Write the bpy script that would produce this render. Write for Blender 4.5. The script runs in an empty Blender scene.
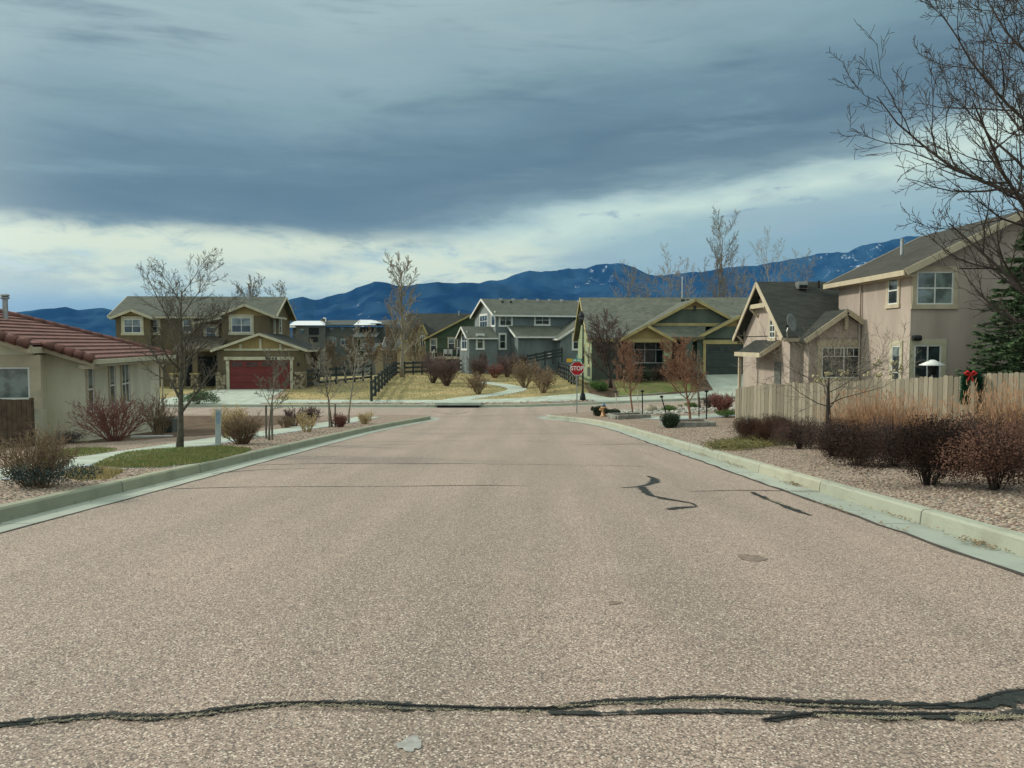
import bpy, math, random
import numpy as np
from mathutils import Vector, Matrix
from mathutils.geometry import delaunay_2d_cdt
S = bpy.context.scene
C = S.collection
R = math.radians

# ------------------------------------------------------------------ camera
F = 770.0
PITCH = math.atan(41.0 / F)
CAMZ = 1.55
cd = bpy.data.cameras.new('camera'); cam = bpy.data.objects.new('camera', cd); C.objects.link(cam)
cd.sensor_width = 36.0; cd.lens = 36.0 * F / 1024.0
cd.clip_start = 0.05; cd.clip_end = 60000
cam.location = (0, 0, CAMZ); cam.rotation_euler = (R(90) - PITCH, 0, 0)
S.camera = cam

# ------------------------------------------------------------------ world, sun, exposure
SUN_EL = 32.0; SUN_AZ = -72.0        # degrees, azimuth clockwise from +Y (the view direction)
w = bpy.data.worlds.new('World'); S.world = w; w.use_nodes = True
nt = w.node_tree; nt.nodes.clear()
class NG:
    def __init__(s, nt): s.nt = nt
    def n(s, t, **k):
        nd = s.nt.nodes.new(t)
        for a, b in k.items(): setattr(nd, a, b)
        return nd
    def put(s, sock, v):
        if isinstance(v, bpy.types.NodeSocket): s.nt.links.new(v, sock)
        elif v is not None: sock.default_value = v
    def m(s, op, a, b=None, c=None, clamp=False):
        nd = s.n('ShaderNodeMath', operation=op, use_clamp=clamp)
        s.put(nd.inputs[0], a); s.put(nd.inputs[1], b); s.put(nd.inputs[2], c)
        return nd.outputs[0]
    def ss(s, x, a, b):
        nd = s.n('ShaderNodeMapRange', interpolation_type='SMOOTHSTEP')
        s.put(nd.inputs[0], x); nd.inputs[1].default_value = a; nd.inputs[2].default_value = b
        return nd.outputs[0]
    def mix(s, f, a, b, bt='MIX'):
        nd = s.n('ShaderNodeMix', data_type='RGBA', blend_type=bt)
        s.put(nd.inputs[0], f)
        s.put(nd.inputs[6], a if not isinstance(a, tuple) else (*a[:3], 1)); s.put(nd.inputs[7], b if not isinstance(b, tuple) else (*b[:3], 1))
        return nd.outputs[2]
    def noise(s, vec, scale, detail=4, rough=.55, dist=0, out=0):
        nd = s.n('ShaderNodeTexNoise')
        s.put(nd.inputs['Vector'], vec); nd.inputs['Scale'].default_value = scale
        nd.inputs['Detail'].default_value = detail; nd.inputs['Roughness'].default_value = rough
        nd.inputs['Distortion'].default_value = dist
        return nd.outputs[out]
    def mapping(s, vec, scale=(1, 1, 1), loc=(0, 0, 0), rot=(0, 0, 0)):
        nd = s.n('ShaderNodeMapping'); s.put(nd.inputs[0], vec)
        nd.inputs['Scale'].default_value = scale; nd.inputs['Location'].default_value = loc; nd.inputs['Rotation'].default_value = rot
        return nd.outputs[0]
g = NG(nt)
sky = g.n('ShaderNodeTexSky', sky_type='NISHITA', sun_disc=False)
sky.sun_elevation = R(SUN_EL); sky.sun_rotation = R(SUN_AZ)
tc = g.n('ShaderNodeTexCoord')
sep = g.n('ShaderNodeSeparateXYZ'); nt.links.new(tc.outputs['Generated'], sep.inputs[0])
X, Y, Z = sep.outputs
az = g.m('ARCTAN2', X, Y)                       # radians, 0 = view direction
el = g.m('ARCSINE', Z)
comb = g.n('ShaderNodeCombineXYZ'); nt.links.new(az, comb.inputs[0]); nt.links.new(el, comb.inputs[1])
ae = comb.outputs[0]
n1 = g.noise(g.mapping(ae, (1.0, 5.0, 1), (0, 0, 0), (0, 0, R(-9))), 2.4, 8, .56, .25)
n2 = g.noise(g.mapping(ae, (1, 3.6, 1), (3.1, .4, 0), (0, 0, R(-7))), 6.0, 8, .60, .35)
n3 = g.noise(g.mapping(ae, (1, 3.0, 1), (7, 2, 0)), 13.0, 8, .62, .3)
n4 = g.noise(g.mapping(ae, (1, 6.5, 1), (1, 5, 0), (0, 0, R(-12))), 3.4, 9, .62, .4)
# height above the lower edge of the dark deck, which rises to the right
edge = g.m('MULTIPLY_ADD', g.m('MAXIMUM', g.m('ADD', az, .24), 0), .170, .124)
sx_ = g.m('SUBTRACT', el, edge)
sx_ = g.m('ADD', sx_, g.m('MULTIPLY', g.m('SUBTRACT', n1, .5), .13))
sx_ = g.m('ADD', sx_, g.m('MULTIPLY', g.m('SUBTRACT', n2, .5), .045))
cr = g.n('ShaderNodeValToRGB'); nt.links.new(g.m('MULTIPLY_ADD', sx_, 1 / .40, .375), cr.inputs[0])       # 0 = -.15 rad, 1 = +.25 rad
stops = [(.0, (.27, .41, .46)), (.10, (.30, .44, .48)), (.20, (.38, .53, .53)), (.285, (.64, .78, .67)), (.335, (.46, .60, .57)), (.375, (.23, .325, .355)), (.42, (.15, .225, .265)), (.52, (.118, .19, .235)), (.64, (.16, .255, .30)), (.80, (.27, .385, .415)), (1.0, (.37, .485, .50))]
E_ = cr.color_ramp.elements; E_[0].position = 0; E_[0].color = (*stops[0][1], 1); E_[1].position = 1; E_[1].color = (*stops[-1][1], 1)
for p_, c_ in stops[1:-1]: e_ = E_.new(p_); e_.color = (*c_, 1)
cloud = cr.outputs[0]
dk = g.ss(sx_, -.02, .03)
cloud = g.mix(g.m('MULTIPLY', g.m('MULTIPLY', g.ss(n4, .48, .72), .55), dk), cloud, (.098, .165, .21))
cloud = g.mix(g.m('MULTIPLY', g.m('MULTIPLY', g.ss(n4, .50, .30), .40), dk), cloud, (.25, .385, .42))
# cream break low on the left and centre
cm_ = g.m('MULTIPLY', g.m('MULTIPLY', g.ss(az, .14, -.06), g.ss(el, .045, .075)), g.ss(g.m('ADD', el, g.m('MULTIPLY', g.m('SUBTRACT', n1, .5), .06)), .150, .115))
cloud = g.mix(g.m('MULTIPLY', cm_, g.ss(n3, .70, .44)), cloud, (.80, .86, .64))
cloud = g.mix(g.m('MULTIPLY', g.m('MULTIPLY', g.ss(n2, .50, .66), .55), g.ss(sx_, 0, -.03)), cloud, (.34, .44, .49))
cloud = g.mix(g.m('MULTIPLY', g.ss(el, .062, .030), .75), cloud, (.25, .37, .46))
deck = dk
# the rest of the sky, outside the deck: bright broken overcast overhead and toward the sun
up = g.ss(el, .50, 1.0)
back = g.ss(Y, .30, -.35)
side = g.ss(X, -.45, -.9)
bright = g.m('MAXIMUM', g.m('MAXIMUM', up, g.m('MULTIPLY', back, .36)), g.m('MULTIPLY', side, .8))
cloud = g.mix(bright, cloud, (1.36, 1.46, 1.30))
cl10 = g.mix(1.0, cloud, (10, 10, 10), 'MULTIPLY')
gap = g.m('MULTIPLY', g.ss(n3, .60, .68), g.m('MULTIPLY', g.ss(el, .03, .06), g.ss(deck, .5, .1)))
col = g.mix(g.m('MULTIPLY', gap, .6), cl10, sky.outputs[0])
col = g.mix(.06, col, sky.outputs[0])
bg = g.n('ShaderNodeBackground'); bg.inputs[1].default_value = .1
nt.links.new(col, bg.inputs[0])
wo = g.n('ShaderNodeOutputWorld'); nt.links.new(bg.outputs[0], wo.inputs[0])

sl = bpy.data.lights.new('sun', 'SUN'); sun = bpy.data.objects.new('sun', sl); C.objects.link(sun)
sl.energy = 2.9; sl.angle = R(5); sl.color = (1, .93, .80)
sd = Vector((math.sin(R(SUN_AZ)) * math.cos(R(SUN_EL)), math.cos(R(SUN_AZ)) * math.cos(R(SUN_EL)), math.sin(R(SUN_EL))))
sun.rotation_euler = sd.to_track_quat('Z', 'Y').to_euler()
sun.location = sd * 50
S.view_settings.view_transform = 'Standard'; S.view_settings.look = 'None'
S.view_settings.exposure = 0.07; S.view_settings.gamma = 1.0
S.cycles.max_bounces = 6

# ------------------------------------------------------------------ helpers
rnd = random.Random(7)
def fx(px, py, D):
    """world X, Z of the picture point (px,py) at world distance Y = D"""
    a = (px - 512) / F; v = -(py - 384) / F
    dx, dy, dz = a, math.cos(PITCH) + v * math.sin(PITCH), -math.sin(PITCH) + v * math.cos(PITCH)
    return dx / dy * D, CAMZ + dz / dy * D
def tag(o, label=None, cat=None, group=None, kind=None):
    if label: o['label'] = label
    if cat: o['category'] = cat
    if group: o['group'] = group
    if kind: o['kind'] = kind
    return o
def thing(name, label, cat, loc=(0, 0, 0), rz=0, group=None):
    o = bpy.data.objects.new(name, None); C.objects.link(o)
    o.location = loc; o.rotation_euler = (0, 0, rz); o.empty_display_size = .3
    return tag(o, label, cat, group)
class MB:
    def __init__(s): s.v = []; s.f = []
    def add(s, vs, fs):
        o = len(s.v); s.v += [tuple(p) for p in vs]; s.f += [tuple(i + o for i in f) for f in fs]; return s
    def box(s, x0, x1, y0, y1, z0, z1):
        return s.add([(x0, y0, z0), (x1, y0, z0), (x1, y1, z0), (x0, y1, z0), (x0, y0, z1), (x1, y0, z1), (x1, y1, z1), (x0, y1, z1)],
                     [(0, 3, 2, 1), (4, 5, 6, 7), (0, 1, 5, 4), (1, 2, 6, 5), (2, 3, 7, 6), (3, 0, 4, 7)])
    def obox(s, c, r, n, a0, a1, b0, b1, z0, z1):
        """box in a wall frame: c origin, r right vector, n outward normal"""
        P = lambda a, b, z: (c[0] + r[0] * a + n[0] * b, c[1] + r[1] * a + n[1] * b, c[2] + z)
        return s.add([P(a0, b1, z0), P(a1, b1, z0), P(a1, b0, z0), P(a0, b0, z0), P(a0, b1, z1), P(a1, b1, z1), P(a1, b0, z1), P(a0, b0, z1)],
                     [(0, 3, 2, 1), (4, 5, 6, 7), (0, 1, 5, 4), (1, 2, 6, 5), (2, 3, 7, 6), (3, 0, 4, 7)])
    def prism(s, pts, d):
        """polygon pts (3D) swept by vector d"""
        n = len(pts); q = [tuple(Vector(p) + Vector(d)) for p in pts]
        return s.add(list(pts) + q, [tuple(range(n))[::-1], tuple(range(n, 2 * n))] + [(i, (i + 1) % n, n + (i + 1) % n, n + i) for i in range(n)])
    def beam(s, p, q, w, h, up=(0, 0, 1)):
        p = Vector(p); q = Vector(q); d = (q - p).normalized(); u = Vector(up)
        sd_ = d.cross(u).normalized() * w / 2; uu = sd_.cross(d).normalized() * h / 2
        vs = [p - sd_ - uu, p + sd_ - uu, p + sd_ + uu, p - sd_ + uu, q - sd_ - uu, q + sd_ - uu, q + sd_ + uu, q - sd_ + uu]
        return s.add(vs, [(0, 1, 2, 3), (7, 6, 5, 4), (0, 4, 5, 1), (1, 5, 6, 2), (2, 6, 7, 3), (3, 7, 4, 0)])
    def tube(s, pts, rad, n=6, cap=True):
        pts = [Vector(p) for p in pts]; base = len(s.v)
        d = (pts[-1] - pts[0]); d = d.normalized() if d.length > 1e-6 else Vector((0, 0, 1))
        a = d.orthogonal().normalized()
        for i, p in enumerate(pts):
            t = (pts[min(i + 1, len(pts) - 1)] - pts[max(i - 1, 0)])
            t = t.normalized() if t.length > 1e-6 else d
            a = (a - t * a.dot(t)); a = a.normalized() if a.length > 1e-5 else t.orthogonal().normalized()
            b = t.cross(a); r = rad[i] if isinstance(rad, (list, tuple)) else rad
            for k in range(n):
                th = 2 * math.pi * k / n
                s.v.append(tuple(p + (a * math.cos(th) + b * math.sin(th)) * r))
        for i in range(len(pts) - 1):
            for k in range(n):
                s.f.append((base + i * n + k, base + i * n + (k + 1) % n, base + (i + 1) * n + (k + 1) % n, base + (i + 1) * n + k))
        if cap and n > 2:
            s.f.append(tuple(base + k for k in range(n))[::-1]); s.f.append(tuple(base + (len(pts) - 1) * n + k for k in range(n)))
        return s
    def lathe(s, c, prof, n=16):
        base = len(s.v)
        for r, z in prof:
            for k in range(n):
                th = 2 * math.pi * k / n
                s.v.append((c[0] + r * math.cos(th), c[1] + r * math.sin(th), c[2] + z))
        for i in range(len(prof) - 1):
            for k in range(n):
                s.f.append((base + i * n + k, base + i * n + (k + 1) % n, base + (i + 1) * n + (k + 1) % n, base + (i + 1) * n + k))
        s.f.append(tuple(base + k for k in range(n))[::-1]); s.f.append(tuple(base + (len(prof) - 1) * n + k for k in range(n)))
        return s
    def rock(s, c, rx, ry, rz, rg, n=7, m=5):
        base = len(s.v)
        for i in range(m + 1):
            ph = math.pi * i / m
            for k in range(n):
                th = 2 * math.pi * k / n; j = rg.uniform(.82, 1.15)
                s.v.append((c[0] + rx * j * math.sin(ph) * math.cos(th), c[1] + ry * j * math.sin(ph) * math.sin(th), c[2] + rz * j * math.cos(ph)))
        for i in range(m):
            for k in range(n):
                s.f.append((base + i * n + k, base + (i + 1) * n + k, base + (i + 1) * n + (k + 1) % n, base + i * n + (k + 1) % n))
        return s
    def build(s, name, mat, parent=None, smooth=False, bevel=0):
        me = bpy.data.meshes.new(name); me.from_pydata(s.v, [], s.f); me.materials.append(mat)
        if smooth: me.polygons.foreach_set('use_smooth', [True] * len(me.polygons))
        me.validate(); o = bpy.data.objects.new(name, me); C.objects.link(o)
        if parent: o.parent = parent
        if bevel:
            b = o.modifiers.new('bevel', 'BEVEL'); b.width = bevel; b.segments = 2; b.limit_method = 'ANGLE'
        return o
def dup(root, loc, rz=0, sc=None, label=None, group=None, name=None):
    r = root.copy(); C.objects.link(r); r.location = loc; r.rotation_euler = (0, 0, rz)
    if sc is not None: r.scale = sc if isinstance(sc, tuple) else (sc, sc, sc)
    if label: r['label'] = label
    if group: r['group'] = group
    for ch in list(root.children):
        c = ch.copy(); C.objects.link(c); c.parent = r
        for gch in ch.children:
            d = gch.copy(); C.objects.link(d); d.parent = c
    return r

# ------------------------------------------------------------------ materials
MC = {}
def mat(name, col, rough=.8, var=.25, scale=3.0, bump=0, bscale=40, spec=.3, metal=0, col2=None, sc=(1, 1, 1), fine=0, fscale=80):
    """a principled material whose colour wanders between darker and lighter patches (object space)"""
    if name in MC: return MC[name]
    m = bpy.data.materials.new(name); m.use_nodes = True; t = m.node_tree; G = NG(t)
    b = t.nodes['Principled BSDF']; tcn = G.n('ShaderNodeTexCoord'); v = G.mapping(tcn.outputs['Object'], sc)
    c2 = col2 or tuple(c * (1 - var) for c in col)
    nz = G.noise(v, scale, 5, .6)
    c = G.mix(G.ss(nz, .3, .7), tuple(min(1, x * (1 + var * .4)) for x in col), c2)
    if fine:
        nf = G.noise(v, fscale, 2, .6)
        c = G.mix(G.m('MULTIPLY', G.ss(nf, .45, .75), fine), c, tuple(x * .35 for x in col))
    t.links.new(c, b.inputs['Base Color'])
    b.inputs['Roughness'].default_value = rough; b.inputs['Specular IOR Level'].default_value = spec; b.inputs['Metallic'].default_value = metal
    if bump:
        bn = G.n('ShaderNodeBump'); bn.inputs['Strength'].default_value = bump; bn.inputs['Distance'].default_value = .02
        t.links.new(G.noise(v, bscale, 4, .6), bn.inputs['Height']); t.links.new(bn.outputs[0], b.inputs['Normal'])
    MC[name] = m; return m
def stones_mat(name, cols, scale, dark=.35, grass=None):
    m = bpy.data.materials.new(name); m.use_nodes = True; t = m.node_tree; G = NG(t); b = t.nodes['Principled BSDF']
    tcn = G.n('ShaderNodeTexCoord'); v = tcn.outputs['Object']
    vo = G.n('ShaderNodeTexVoronoi'); vo.inputs['Scale'].default_value = scale; t.links.new(v, vo.inputs['Vector'])
    vs = G.n('ShaderNodeSeparateColor'); t.links.new(vo.outputs['Color'], vs.inputs[0])
    r = G.n('ShaderNodeValToRGB'); el_ = r.color_ramp.elements
    r.color_ramp.interpolation = 'LINEAR'
    el_[0].position = 0; el_[0].color = (*cols[0], 1); el_[1].position = 1; el_[1].color = (*cols[-1], 1)
    for i, c_ in enumerate(cols[1:-1]):
        e = r.color_ramp.elements.new((i + 1) / (len(cols) - 1)); e.color = (*c_, 1)
    t.links.new(vs.outputs[0], r.inputs[0])
    c = G.mix(G.ss(vo.outputs['Distance'], .35, .75), r.outputs[0], tuple(x * dark for x in cols[0]))
    c = G.mix(G.m('MULTIPLY', G.ss(G.noise(v, .9, 5, .6), .42, .68), .35), c, tuple(x * .55 for x in cols[1]))
    if grass: c = G.mix(G.ss(G.noise(v, .5, 6, .65), .54, .64), c, grass)
    t.links.new(c, b.inputs['Base Color']); b.inputs['Roughness'].default_value = .9; b.inputs['Specular IOR Level'].default_value = .2
    bn = G.n('ShaderNodeBump'); bn.inputs['Strength'].default_value = .8; bn.inputs['Distance'].default_value = .03; bn.invert = True
    t.links.new(vo.outputs['Distance'], bn.inputs['Height']); t.links.new(bn.outputs[0], b.inputs['Normal'])
    return m
def asphalt_mat():
    m = bpy.data.materials.new('asphalt'); m.use_nodes = True; t = m.node_tree; G = NG(t); b = t.nodes['Principled BSDF']
    v = G.n('ShaderNodeTexCoord').outputs['Object']
    big = G.noise(v, .22, 6, .6); wear = G.noise(G.mapping(v, (1.0, .05, 1)), .9, 5, .55)
    c = G.mix(G.ss(big, .3, .7), (.405, .302, .240), (.335, .252, .204))
    c = G.mix(G.m('MULTIPLY', G.ss(wear, .45, .66), .60), c, (.235, .185, .145))
    c = G.mix(G.m('MULTIPLY', G.ss(G.noise(v, 2.2, 6, .7), .52, .72), .35), c, (.20, .155, .130))
    sp = G.n('ShaderNodeSeparateXYZ'); t.links.new(v, sp.inputs[0]); trk = G.m('COSINE', G.m('MULTIPLY', G.m('ADD', sp.outputs[0], G.m('MULTIPLY', G.noise(v, .15, 2, .5), .8)), 3.7))
    c = G.mix(G.m('MULTIPLY', G.ss(trk, .1, 1.0), .30), c, (.215, .170, .135))
    c = G.mix(G.m('MULTIPLY', G.ss(G.noise(v, .8, 8, .75), .56, .66), .35), c, (.36, .30, .24))
    vo = G.n('ShaderNodeTexVoronoi'); vo.inputs['Scale'].default_value = 105; t.links.new(v, vo.inputs['Vector'])
    vs = G.n('ShaderNodeSeparateColor'); t.links.new(vo.outputs['Color'], vs.inputs[0])
    c = G.mix(G.m('MULTIPLY', G.ss(vs.outputs[0], .72, .92), .85), c, (.66, .57, .48))
    c = G.mix(G.m('MULTIPLY', G.ss(vs.outputs[1], .50, .86), .85), c, (.080, .064, .054))
    c = G.mix(G.m('MULTIPLY', G.ss(vo.outputs['Distance'], .45, .8), .5), c, (.08, .062, .052))
    t.links.new(c, b.inputs['Base Color']); b.inputs['Roughness'].default_value = .72; b.inputs['Specular IOR Level'].default_value = .45
    bn = G.n('ShaderNodeBump'); bn.inputs['Strength'].default_value = .8; bn.inputs['Distance'].default_value = .008
    t.links.new(G.noise(v, 110, 3, .7), bn.inputs['Height']); t.links.new(bn.outputs[0], b.inputs['Normal'])
    return m
def roof_mat(name, c1, c2, course=.14):
    """asphalt shingles: courses along z, random tabs"""
    m = bpy.data.materials.new(name); m.use_nodes = True; t = m.node_tree; G = NG(t); b = t.nodes['Principled BSDF']
    v = G.n('ShaderNodeTexCoord').outputs['Object']
    sp = G.n('ShaderNodeSeparateXYZ'); t.links.new(v, sp.inputs[0])
    row = G.m('FLOOR', G.m('DIVIDE', sp.outputs[2], course * .45))
    cb = G.n('ShaderNodeCombineXYZ')
    t.links.new(G.m('FLOOR', G.m('ADD', G.m('DIVIDE', G.m('ADD', sp.outputs[0], sp.outputs[1]), .28), G.m('MULTIPLY', row, .37))), cb.inputs[0]); t.links.new(row, cb.inputs[1])
    wn = G.n('ShaderNodeTexWhiteNoise'); t.links.new(cb.outputs[0], wn.inputs['Vector'])
    c = G.mix(wn.outputs[0], c1, c2)
    c = G.mix(G.m('MULTIPLY', G.ss(G.noise(v, .7, 5, .6), .4, .7), .4), c, tuple(x * .6 for x in c1))
    t.links.new(c, b.inputs['Base Color']); b.inputs['Roughness'].default_value = .9; b.inputs['Specular IOR Level'].default_value = .2
    return m
def glass_mat(name, c):
    m = bpy.data.materials.new(name); m.use_nodes = True; b = m.node_tree.nodes['Principled BSDF']
    G = NG(m.node_tree); v = G.n('ShaderNodeTexCoord').outputs['Object']
    m.node_tree.links.new(G.mix(G.ss(G.noise(v, 2.0, 3, .5), .4, .6), c, tuple(x * .5 for x in c)), b.inputs['Base Color'])
    b.inputs['Roughness'].default_value = .07; b.inputs['Specular IOR Level'].default_value = .8
    return m
ASPH = asphalt_mat()
CONC = mat('concrete', (.37, .42, .355), .85, .22, 1.3, .3, 60, fine=.25, fscale=90)
KERB = mat('kerb_concrete', (.46, .50, .37), .85, .28, 1.0, .4, 50, fine=.3, fscale=60)
TAR = mat('tar_sealant', (.016, .024, .024), .8, .6, 12, .8, 60, .12, col2=(.05, .052, .047), fine=.3, fscale=40)
CRK = mat('crack_dark', (.06, .05, .045), .95, .3, 9)
STRAW = mat('dry_straw', (.34, .30, .21), .9, .3, 9)
GRAV = stones_mat('gravel', [(.22, .155, .12), (.42, .325, .255), (.52, .43, .34), (.34, .27, .22)], 28)
COB = stones_mat('cobble', [(.18, .19, .17), (.42, .42, .36), (.55, .54, .46), (.30, .30, .27)], 6)
DRY = mat('dry_grass', (.33, .26, .13), .95, .35, .35, .6, 30, .1, col2=(.20, .19, .09), fine=.45, fscale=14)
LAWN = mat('lawn', (.10, .14, .045), .95, .4, 1.6, .6, 60, .1, col2=(.24, .21, .10), fine=.5, fscale=30)
SOIL = mat('mulch', (.12, .085, .06), .95, .4, 2, .6, 40, .1)
TERR = mat('far_land', (.12, .11, .07), .95, .4, .004)
WHITE = mat('white_paint', (.62, .64, .60), .5, .1, 3)
CREAM = mat('cream_trim', (.44, .42, .30), .6, .15, 2)
OCHRE = mat('ochre_trim', (.36, .30, .13), .6, .2, 2)
PALE = mat('pale_trim', (.50, .46, .36), .6, .15, 2)
BARK = mat('bark_brown', (.12, .095, .07), .95, .4, 12, .5, 40)
BARKG = mat('bark_grey', (.17, .155, .12), .95, .35, 10, .5, 40)
BARKD = mat('bark_dark', (.055, .045, .038), .95, .35, 10, .5, 40)
BARKP = mat('bark_pale', (.27, .24, .185), .95, .3, 10)
TWIGO = mat('twig_orange', (.25, .135, .085), .9, .3, 5)
TWIGR = mat('twig_red', (.20, .085, .07), .9, .3, 5)
TWIGB = mat('twig_brown', (.20, .14, .085), .9, .35, 5)
TWIGM = mat('twig_mauve', (.12, .08, .07), .9, .35, 5)
BARB = mat('shrub_leaf_dark_red', (.068, .034, .026), .85, .5, 6, col2=(.022, .020, .017))
BARB2 = mat('shrub_leaf_rust', (.105, .050, .032), .8, .4, 6)
GRASSO = mat('plume_grass', (.40, .24, .14), .9, .3, 4, col2=(.28, .17, .10))
GRASSY = mat('straw_grass', (.42, .33, .17), .9, .3, 4)
NEED = mat('needle_green', (.095, .150, .065), .8, .5, 4, col2=(.05, .085, .045))
BUSHG = mat('bush_green', (.075, .14, .03), .8, .4, 5)
BUSHD = mat('bush_dark', (.022, .04, .018), .8, .4, 5)
JUNI = mat('juniper_brown_green', (.13, .11, .04), .9, .4, 4, col2=(.08, .085, .03))
BLACK = mat('black_metal', (.015, .017, .018), .5, .2, 4, metal=.3)
DWOOD = mat('dark_stained_wood', (.035, .045, .045), .8, .35, 4, .3, 40)
GLASS = glass_mat('window_glass', (.035, .05, .055)); GLASSB = glass_mat('window_glass_blind', (.20, .25, .24))

# ------------------------------------------------------------------ ground heights
def sst(a, b, x):
    t = np.clip((x - a) / (b - a), 0, 1); return t * t * (3 - 2 * t)
PY = np.array([-60, 0, 31, 34, 37, 40, 43, 47, 51, 58, 200.]); PZ = np.array([4.05, 0, -2.092, -2.28, -2.43, -2.55, -2.63, -2.70, -2.75, -2.80, -2.8])
_yy = np.linspace(-60, 200, 2601); _zz = np.interp(_yy, PY, PZ)
_k = np.hanning(41); _k /= _k.sum(); _zp = np.convolve(np.pad(_zz, 20, mode='edge'), _k, 'valid')
_zp[:200] = _zz[:200]
def T(x, y):
    x = np.asarray(x, float); y = np.asarray(y, float)
    z = np.interp(y, _yy, _zp)
    s = np.log1p(np.exp(np.clip((x - 1.0) * .8, -30, 30))) / .8
    s = np.minimum(s, 60)
    return z + sst(33, 44, y) * .042 * s * (1 - .006 * s)
CP = [(-110, 51, -2.6), (-60, 51, -2.6), (-30, 51, -2.6), (-10, 51, -2.6), (0, 51, -2.56), (6, 51, -2.36), (12, 51, -2.1), (30, 53, -1.5), (60, 57, -1.0), (110, 60, -.6),
      (-60, 66, -2.2), (-40, 62, -2.2), (-21, 61, -2.2), (-14, 61, -2.2), (-5, 60, -2.2), (0, 62, -2.1), (4, 60, -1.95), (6.2, 57.5, -1.25), (9, 55, -1.5), (12, 57, -.85), (17, 56, -.80),
      (24, 57, -.8), (40, 60, -.6), (-12, 75, -1.85), (-3, 78, -1.8), (4, 80, -1.85), (8, 84, -1.3), (-2, 84, -1.5), (5, 95, -1.2), (-10, 95, -2.2), (-40, 95, -3), (40, 95, -.6), (0, 140, -4), (-110, 140, -5), (110, 140, -4), (110, 90, -1), (-110, 90, -3)]
_cp = np.array(CP, float)
def _U(r2): return np.where(r2 > 1e-9, r2 * np.log(np.maximum(r2, 1e-9)), 0)
_n = len(_cp); _A = np.zeros((_n + 3, _n + 3)); _d = ((_cp[:, None, :2] - _cp[None, :, :2]) ** 2).sum(-1)
_A[:_n, :_n] = _U(_d) + np.eye(_n) * 2.0; _A[:_n, _n] = 1; _A[:_n, _n + 1:] = _cp[:, :2]; _A[_n, :_n] = 1; _A[_n + 1:, :_n] = _cp[:, :2].T
_w = np.linalg.solve(_A, np.concatenate([_cp[:, 2], [0, 0, 0]]))
def L(x, y):
    x = np.asarray(x, float); y = np.asarray(y, float); sh = x.shape; xf = x.ravel(); yf = y.ravel()
    base = T(xf, yf) + .17
    near = base + .02 * np.clip(xf - 5.2, 0, 12) * (1 - sst(30, 40, yf)) - .035 * np.clip(-10 - xf, 0, 8) * (1 - sst(34, 42, yf))
    d = (xf[:, None] - _cp[None, :, 0]) ** 2 + (yf[:, None] - _cp[None, :, 1]) ** 2
    tp = _U(d) @ _w[:_n] + _w[_n] + xf * _w[_n + 1] + yf * _w[_n + 2]
    b = sst(51.9, 54.5, yf)
    return (near * (1 - b) + tp * b).reshape(sh)
def Lz(x, y): return float(L(np.array([x]), np.array([y]))[0])
def Tz(x, y): return float(T(np.array([x]), np.array([y]))[0])
def gpt(px, py, fn=Lz):
    """where the line of sight through a picture point meets the ground"""
    lo = 1.0; prev = None
    D = 1.5
    while D < 130:
        x, z = fx(px, py, D)
        if z <= fn(x, D): break
        D += .25
    a, b = D - .25, D
    for _ in range(12):
        m_ = (a + b) / 2; x, z = fx(px, py, m_)
        if z <= fn(x, m_): b = m_
        else: a = m_
    x, z = fx(px, py, b); return (x, b, fn(x, b))

def smooth(pts, step=.6):
    P = [Vector((*p, 0)) for p in pts]; out = []
    for i in range(len(P) - 1):
        a = P[max(i - 1, 0)]; b = P[i]; c = P[i + 1]; d = P[min(i + 2, len(P) - 1)]
        n = max(1, int((c - b).length / step))
        n = min(n, 60)
        for k in range(n):
            t = k / n
            q = .5 * ((2 * b) + (-a + c) * t + (2 * a - 5 * b + 4 * c - d) * t * t + (-a + 3 * b - 3 * c + d) * t ** 3)
            out.append((q.x, q.y))
    out.append((P[-1].x, P[-1].y)); return out
def offset(pl, d):
    """offset to the left of travel for d > 0"""
    out = []
    for i, p in enumerate(pl):
        a = Vector(pl[max(i - 1, 0)]); b = Vector(pl[min(i + 1, len(pl) - 1)]); t = (b - a).normalized()
        out.append((p[0] - t.y * d, p[1] + t.x * d))
    return out
KL = smooth([(-5.74, -15), (-5.74, -5), (-5.73, 5), (-5.72, 15), (-5.70, 24), (-5.68, 29), (-5.6, 32.5), (-5.3, 35.5), (-4.75, 38.5), (-4.15, 40.8), (-3.95, 42), (-4.35, 43), (-6, 43.5), (-9, 43.6), (-14, 43.7), (-30, 44.2), (-60, 45), (-110, 46.5)], .5)
KR = smooth([(4.37, -15), (4.38, -5), (4.40, 5), (4.42, 15), (4.44, 24), (4.44, 29), (4.42, 32.5), (4.15, 35.6), (3.35, 38.3), (2.3, 40.3), (1.55, 41.6), (1.45, 42.6), (2.1, 43.4), (4, 43.9), (8, 44.2), (14, 44.6), (30, 46.2), (60, 49.5), (110, 54)], .5)
KF = smooth([(-110, 53.2), (-60, 52.2), (-30, 51.4), (-10, 51.0), (0, 50.9), (8, 51.0), (14, 51.3), (30, 52.9), (60, 56.3), (110, 61)], .8)
GW, KH, KT = .50, .17, .17      # gutter width, kerb height, kerb top width
BL = offset(KL, GW + KT - .03); BR = offset(KR, -(GW + KT - .03)); BF = offset(KF, GW + KT - .03)

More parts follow.
